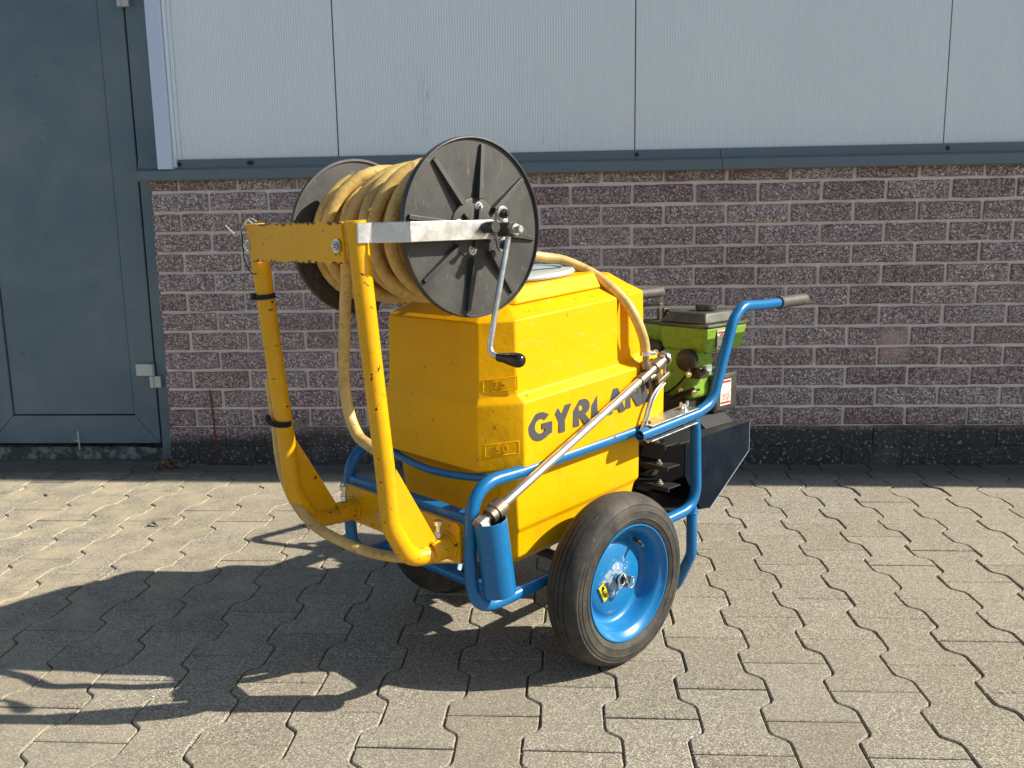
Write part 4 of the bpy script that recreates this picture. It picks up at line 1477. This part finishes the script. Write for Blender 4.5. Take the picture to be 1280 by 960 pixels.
obb(bm, (0.1214, 0.565, 0.578), (0, 1, 0.0), (0, 0, 1), (1, 0, 0), 0.020, 0.002, 0.0003)
finish(bm, 'label_print', M_str, eng, 0)
# carburettor, linkage and pipes
bm = bmesh.new()
lathe(bm, [(0, 0), (0.026, 0), (0.028, 0.01), (0.024, 0.03), (0.015, 0.034), (0, 0.034)], (0.060, 0.505, 0.548), (0.5, -1, -0.2), 22)
box(bm, 0.066, 0.100, 0.500, 0.540, 0.500, 0.528)
finish(bm, 'carburettor', M_grease, eng, 30, 0.002)
bm = bmesh.new()
tube(bm, catmull([(-0.01, 0.49, 0.448), (0.03, 0.485, 0.470), (0.06, 0.488, 0.500), (0.085, 0.500, 0.545)], 6), 0.0032, 8)
tube(bm, catmull([(0.02, 0.485, 0.440), (0.06, 0.480, 0.465), (0.10, 0.50, 0.475)], 6), 0.0028, 8)
finish(bm, 'fuel_line', M_blk, eng, 40)
bm = bmesh.new()
obb(bm, (0.065, 0.488, 0.462), (1, 0, .45), (0, 1, 0), (-.45, 0, 1), 0.034, 0.002, 0.007)
finish(bm, 'throttle_lever', M_grease, eng, 0, 0.0008)
for p_, r_ in (((0.078, 0.485, 0.512), 0.005), ((0.092, 0.490, 0.470), 0.005), ((0.055, 0.485, 0.470), 0.004)):
    bm = bmesh.new()
    bolt(bm, p_, (0.4, -1, 0.2), r_, 0.007)
    finish(bm, 'bolt', M_galv, eng, 30)
bm = bmesh.new()
lathe(bm, [(0, 0), (0.008, 0), (0.008, 0.03), (0, 0.03)], (0.095, 0.525, 0.520), (0.8, -0.5, 0.3), 14)
finish(bm, 'intake_pipe', M_galv, eng, 30)
bm = bmesh.new()
prism(bm, [(0.03, 0.50, 0.379), (0.12, 0.50, 0.379), (0.09, 0.50, 0.402), (0.05, 0.50, 0.402)], (0, 0.12, 0))
finish(bm, 'engine_foot', M_darksteel, eng, 0, 0.001)

# ------------------------------------------------------------------ hose (wound on the reel)
hose = empty('rubber_hose', ORG, AZ)
tag(hose, 'tan rubber hose wound in thick coils on the black reel', 'hose')
HR = 0.0108
rh = random.Random(21)
def axis_c(u_): return Vector((u_, RV, 0.860 + (u_ + 0.15) * 0.04))
def coil(u0, u1, turns, rad, wob, ph=0, skew=0.0, r_hose=HR, per=40):
    pts = []
    n = int(turns * per)
    for i in range(n + 1):
        q = i / n
        a = 2 * PI * turns * q + ph
        k = q * turns
        uu = u0 + (u1 - u0) * q + skew * math.sin(a + 0.7) + wob * noise.noise(Vector((k * 1.3, ph, 5)))
        rr_ = rad + 0.006 * noise.noise(Vector((k * 1.7, ph + 3, 1)))
        uu = max(-0.132, min(0.182, uu))
        c_ = axis_c(uu)
        pts.append(c_ + Vector((0, math.cos(a) * rr_, math.sin(a) * rr_)))
    return pts
for (u0, u1, turns, rad, wob, ph, skew) in ((-0.13, 0.18, 13.5, 0.072, 0.004, 0.3, 0.0), (0.18, -0.125, 11.5, 0.0925, 0.009, 1.7, -0.012)):
    bm = bmesh.new()
    tube(bm, coil(u0, u1, turns, rad, wob, ph, skew), HR, 10)
    finish(bm, 'coil', M_hose, hose, 60)
bm = bmesh.new()
# outer layer: wider pitch, slanting turns, running off towards the tank fitting
p_out = coil(-0.105, 0.162, 5.6, 0.1165, 0.034, 2.0, 0.030, HR)
tube(bm, p_out, HR + 0.0006, 12)
finish(bm, 'coil', M_hose, hose, 60)
# length hanging on the left behind the crossbar
bm = bmesh.new()
hang = [(-0.03, -0.418, 0.872), (-0.0226, -0.42, 0.815), (-0.037, -0.42, 0.713), (-0.049, -0.42, 0.607), (-0.0385, -0.42, 0.540), (-0.010, -0.42, 0.499), (0.026, -0.42, 0.4865), (0.052, -0.415, 0.472), (0.056, -0.40, 0.4235), (0.057, -0.40, 0.363), (0.05, -0.375, 0.300), (0.05, -0.30, 0.25)]
tube(bm, catmull(hang, 8), HR, 12)
finish(bm, 'hanging_length', M_hose, hose, 60)
# length strapped to the far post and sweeping under the plate
bm = bmesh.new()
low = [(-0.176, -0.505, 0.60), (-0.177, -0.500, 0.55), (-0.181, -0.494, 0.505), (-0.178, -0.493, 0.45), (-0.168, -0.490, 0.40), (-0.150, -0.478, 0.350), (-0.118, -0.458, 0.308), (-0.072, -0.432, 0.283), (-0.012, -0.405, 0.268), (0.04, -0.370, 0.262), (0.08, -0.32, 0.258), (0.08, -0.22, 0.232), (0.05, -0.10, 0.215)]
tube(bm, catmull(low, 8), HR * 0.95, 12)
finish(bm, 'lower_length', M_hose, hose, 60)
# length over the tank to the lance
bm = bmesh.new()
over = [(0.0, -0.315, 0.962), (0.01, -0.25, 0.925), (0.03, -0.17, 0.865), (0.045, -0.08, 0.828), (0.05, -0.005, 0.8155), (0.07, 0.050, 0.8055), (0.112, 0.090, 0.7790), (0.150, 0.099, 0.7550), (0.178, 0.112, 0.7275), (0.197, 0.119, 0.7005), (0.206, 0.130, 0.6718), (0.2085, 0.143, 0.6410), (0.2085, 0.149, 0.6150), (0.2085, 0.150, 0.608)]
tube(bm, catmull(over, 8), 0.0105, 12)
finish(bm, 'upper_length', M_hose, hose, 60)
bm = bmesh.new()
lathe(bm, [(0.0100, -0.0045), (0.0122, -0.0045), (0.0122, 0.0045), (0.0100, 0.0045)], (0.2085, 0.149, 0.6120), (0.02, -0.02, -1), 22, closed=True)
lathe(bm, [(0, -0.007), (0.0045, -0.007), (0.0045, 0.009), (0, 0.009)], (0.214, 0.160, 0.6120), (0.4, 0.9, 0.1), 12)
lathe(bm, [(0.0035, -0.001), (0.0062, -0.001), (0.0062, 0.001), (0.0035, 0.001)], (0.219, 0.169, 0.6130), (0.8, -0.4, 0.1), 16, closed=True)
finish(bm, 'hose_clamp', M_galv, hose, 35)
bm = bmesh.new()
fd = Vector((0.02, 0.0, -1))
lathe(bm, [(0, 0), (0.0068, 0), (0.0068, 0.011), (0.0112, 0.0115), (0.0118, 0.015), (0.0118, 0.025), (0.0105, 0.028), (0.0062, 0.0285), (0.0062, 0.050), (0, 0.050)], (0.2085, 0.150, 0.6065), fd, 20)
finish(bm, 'hose_fitting', M_brass, hose, 35)

# ------------------------------------------------------------------ spray lance resting in the holder
lance = empty('spray_lance', ORG, AZ)
tag(lance, 'long aluminium spray lance with worn brass nozzle leaning in the blue holder', 'spray lance')
L0, L1 = Vector((0.2265, -0.292, 0.379)), Vector((0.213, 0.126, 0.5585))
ld = (L1 - L0).normalized()
bm = bmesh.new()
lathe(bm, [(0, 0), (0.0084, 0), (0.0084, 0.083), (0.0090, 0.0835), (0.0090, 0.086), (0.0084, 0.0865), (0.0082, (L1 - L0).length), (0, (L1 - L0).length)], L0 + ld * 0.012, ld, 22)
finish(bm, 'lance_tube', M_alu, lance, 40)
bm = bmesh.new()
lathe(bm, [(0, -0.052), (0.006, -0.052), (0.007, -0.046), (0.0135, -0.045), (0.0135, -0.030), (0.0085, -0.028), (0.009, -0.020), (0.0150, -0.019), (0.0150, -0.006), (0.0175, -0.005), (0.0178, 0.004), (0.0170, 0.016), (0.0135, 0.0195), (0, 0.0195)], L0, ld, 26)
finish(bm, 'nozzle', M_brass, lance, 35)
bm = bmesh.new()
lathe(bm, [(0, -0.048), (0.0155, -0.048), (0.0155, -0.034), (0, -0.034)], L0, ld, 6)
finish(bm, 'nozzle_nut', M_galv, lance, 30)
bm = bmesh.new()
e = L1
lathe(bm, [(0, -0.002), (0.0108, -0.002), (0.0112, 0.004), (0.0108, 0.028), (0.0104, 0.050), (0.0140, 0.052), (0.0140, 0.072), (0.0115, 0.074), (0.0115, 0.088), (0.0148, 0.0885), (0.0150, 0.096), (0.0115, 0.0975), (0, 0.0975)], e, ld, 24)
finish(bm, 'valve_body', M_brass, lance, 35)
bm = bmesh.new()
lathe(bm, [(0.0126, 0.090), (0.0168, 0.090), (0.0168, 0.0955), (0.0126, 0.0955)], e, ld, 26, closed=True)
finish(bm, 'valve_collar', M_chrome, lance, 35)
dn = (Vector((0, 0, -1)) - ld * (-ld.z)).normalized()
bm = bmesh.new()
q = e + ld * 0.058
obb(bm, q + dn * 0.020, ld, dn, ld.cross(dn), 0.008, 0.018, 0.005)
obb(bm, q + dn * 0.036 + ld * 0.012, ld, dn, ld.cross(dn), 0.022, 0.005, 0.006)
tube(bm, [q + dn * 0.012 - ld * 0.030, q + dn * 0.016 - ld * 0.01], 0.007, 12)
finish(bm, 'valve_bracket', M_brass, lance, 30, 0.0015)
bm = bmesh.new()
hk = [e + ld * 0.083 + dn * -0.012 + Vector((0.006, 0, 0)), e + ld * 0.088 + dn * 0.004 + Vector((0.006, 0, 0)), e + ld * 0.083 + dn * 0.022, e + ld * 0.080 + dn * 0.040, e + ld * 0.066 + dn * 0.0435, e + ld * 0.030 + dn * 0.050, e + ld * 0.002 + dn * 0.066, e + ld * -0.030 + dn * 0.095, e + ld * -0.050 + dn * 0.108]
tube(bm, catmull(hk, 5), 0.0032, 10)
tube(bm, catmull([h_ + Vector((0.0055, 0.003, -.002)) for h_ in hk[4:]], 5), 0.0026, 10)
lathe(bm, [(0, -.004), (0.0052, -.002), (0.0055, .002), (0, .005)], hk[0], (0, 0, 1), 12)
finish(bm, 'trigger', M_galv, lance, 40)
bm = bmesh.new()
tube(bm, [q + dn * 0.010 - ld * 0.034, q + dn * 0.030 - ld * 0.038], 0.0055, 12)
finish(bm, 'valve_plug', M_grease, lance, 40)

# ------------------------------------------------------------------ small things along the wall
bm = bmesh.new()
rl = random.Random(9)
for i in range(320):
    a, d = rl.uniform(0, 2 * PI), abs(rl.gauss(0, 1))
    x = -0.215 + math.cos(a) * d * 0.046
    y = -0.058 + math.sin(a) * d * 0.022
    z = 0.003 + max(0, 0.034 - d * 0.014) * rl.random()
    an = rl.uniform(-1.2, 1.2)
    l = rl.uniform(0.010, 0.026)
    p0 = Vector((x, y, z)); dd = Vector((math.cos(an), math.sin(an) * .7, rl.uniform(-.15, .3))) * l
    side = Vector((-math.sin(an), math.cos(an), 0.3)) * rl.uniform(0.002, 0.0042)
    mid = p0 + dd * 0.5 + Vector((0, 0, rl.uniform(0, .004)))
    vs = [bm.verts.new(v_) for v_ in (p0, mid + side, p0 + dd, mid - side)]
    bm.faces.new(vs)
leaves = finish(bm, 'leaf_litter', M_leaf, None, 0)
tag(leaves, 'small heap of dry brown leaves on the paving at the wall corner', 'leaves', kind='stuff')
bm = bmesh.new()
tube(bm, catmull([(-0.036, -0.010, 0.0), (-0.038, -0.009, 0.12), (-0.041, -0.010, 0.24), (-0.044, -0.009, 0.335)], 5), 0, 7, radii=None) if False else tube(bm, catmull([(-0.034, -0.0105, -0.005), (-0.038, -0.0095, 0.12), (-0.041, -0.0105, 0.22), (-0.046, -0.009, 0.29)], 5), 0.003, 7)
tag(finish(bm, 'rusty_rod', M_rust, None, 40), 'thin rust red rod standing upright against the bricks', 'rod')
bm = bmesh.new()
tube(bm, catmull([(-0.612, 0.050, 0.045), (-0.612, 0.048, 0.08), (-0.614, 0.050, 0.118)], 4), 0.0022, 6)
tube(bm, catmull([(-0.612, 0.048, 0.075), (-0.622, 0.046, 0.083), (-0.630, 0.046, 0.082)], 4), 0.0014, 6)
tag(finish(bm, 'dry_weed', M_white, None, 40), 'pale dry weed stalk in front of the door bottom', 'weed')
# crumbs of earth and grit thrown up between the blocks
bm = bmesh.new()
rg = random.Random(31)
def crumb(x, y, r):
    c_ = Vector((x, y, r * .4))
    m = [bm.verts.new(c_ + Vector((rg.uniform(.6, 1) * r * a, rg.uniform(.6, 1) * r * b, rg.uniform(.4, .8) * r * c))) for a, b, c in ((1, 0, 0), (0, 1, 0), (-1, 0, 0), (0, -1, 0), (0, 0, 1))]
    for i in range(4): bm.faces.new((m[i], m[(i + 1) % 4], m[4]))
for i in range(200):
    d = rg.expovariate(1 / 0.025); a = rg.uniform(0, 2 * PI)
    crumb(0.055 + math.cos(a) * d * 1.3, -0.66 + math.sin(a) * d, rg.uniform(.0008, .0028))
for i in range(500):
    crumb(rg.uniform(-0.9, 3.0), -abs(rg.gauss(0, .07)) - .01, rg.uniform(.001, .0035))
for i in range(260):
    crumb(rg.uniform(-0.7, 3.0), rg.uniform(-2.2, -0.1), rg.uniform(.0006, .0018))
tag(finish(bm, 'grit', M_sand, None, 0), 'loose grit and sand crumbs scattered on the paving', 'grit', kind='stuff')

bm = bmesh.new()
rk = random.Random(4)
q0 = [(0.030, -0.735, 0.001), (0.036, -0.725, 0.007), (0.044, -0.722, 0.009), (0.055, -0.727, 0.004), (0.066, -0.733, 0.0015)]
wd = [0.002, 0.007, 0.008, 0.005, 0.001]
up_, dn_ = [], []
for (x, y, z), w in zip(q0, wd):
    up_.append([bm.verts.new((x, y + w, z + 0.0010)), bm.verts.new((x, y, z - 0.0005)), bm.verts.new((x, y - w, z + 0.0014))])
for a, b in zip(up_[:-1], up_[1:]):
    for k in range(2): bm.faces.new((a[k], a[k + 1], b[k + 1], b[k]))
o = finish(bm, 'fallen_leaf', M_gap, None, 60)
tag(o, 'small dark curled leaf lying alone on the sunlit paving left of the sprayer', 'leaf')
o.modifiers.new('thickness', 'SOLIDIFY').thickness = 0.0006
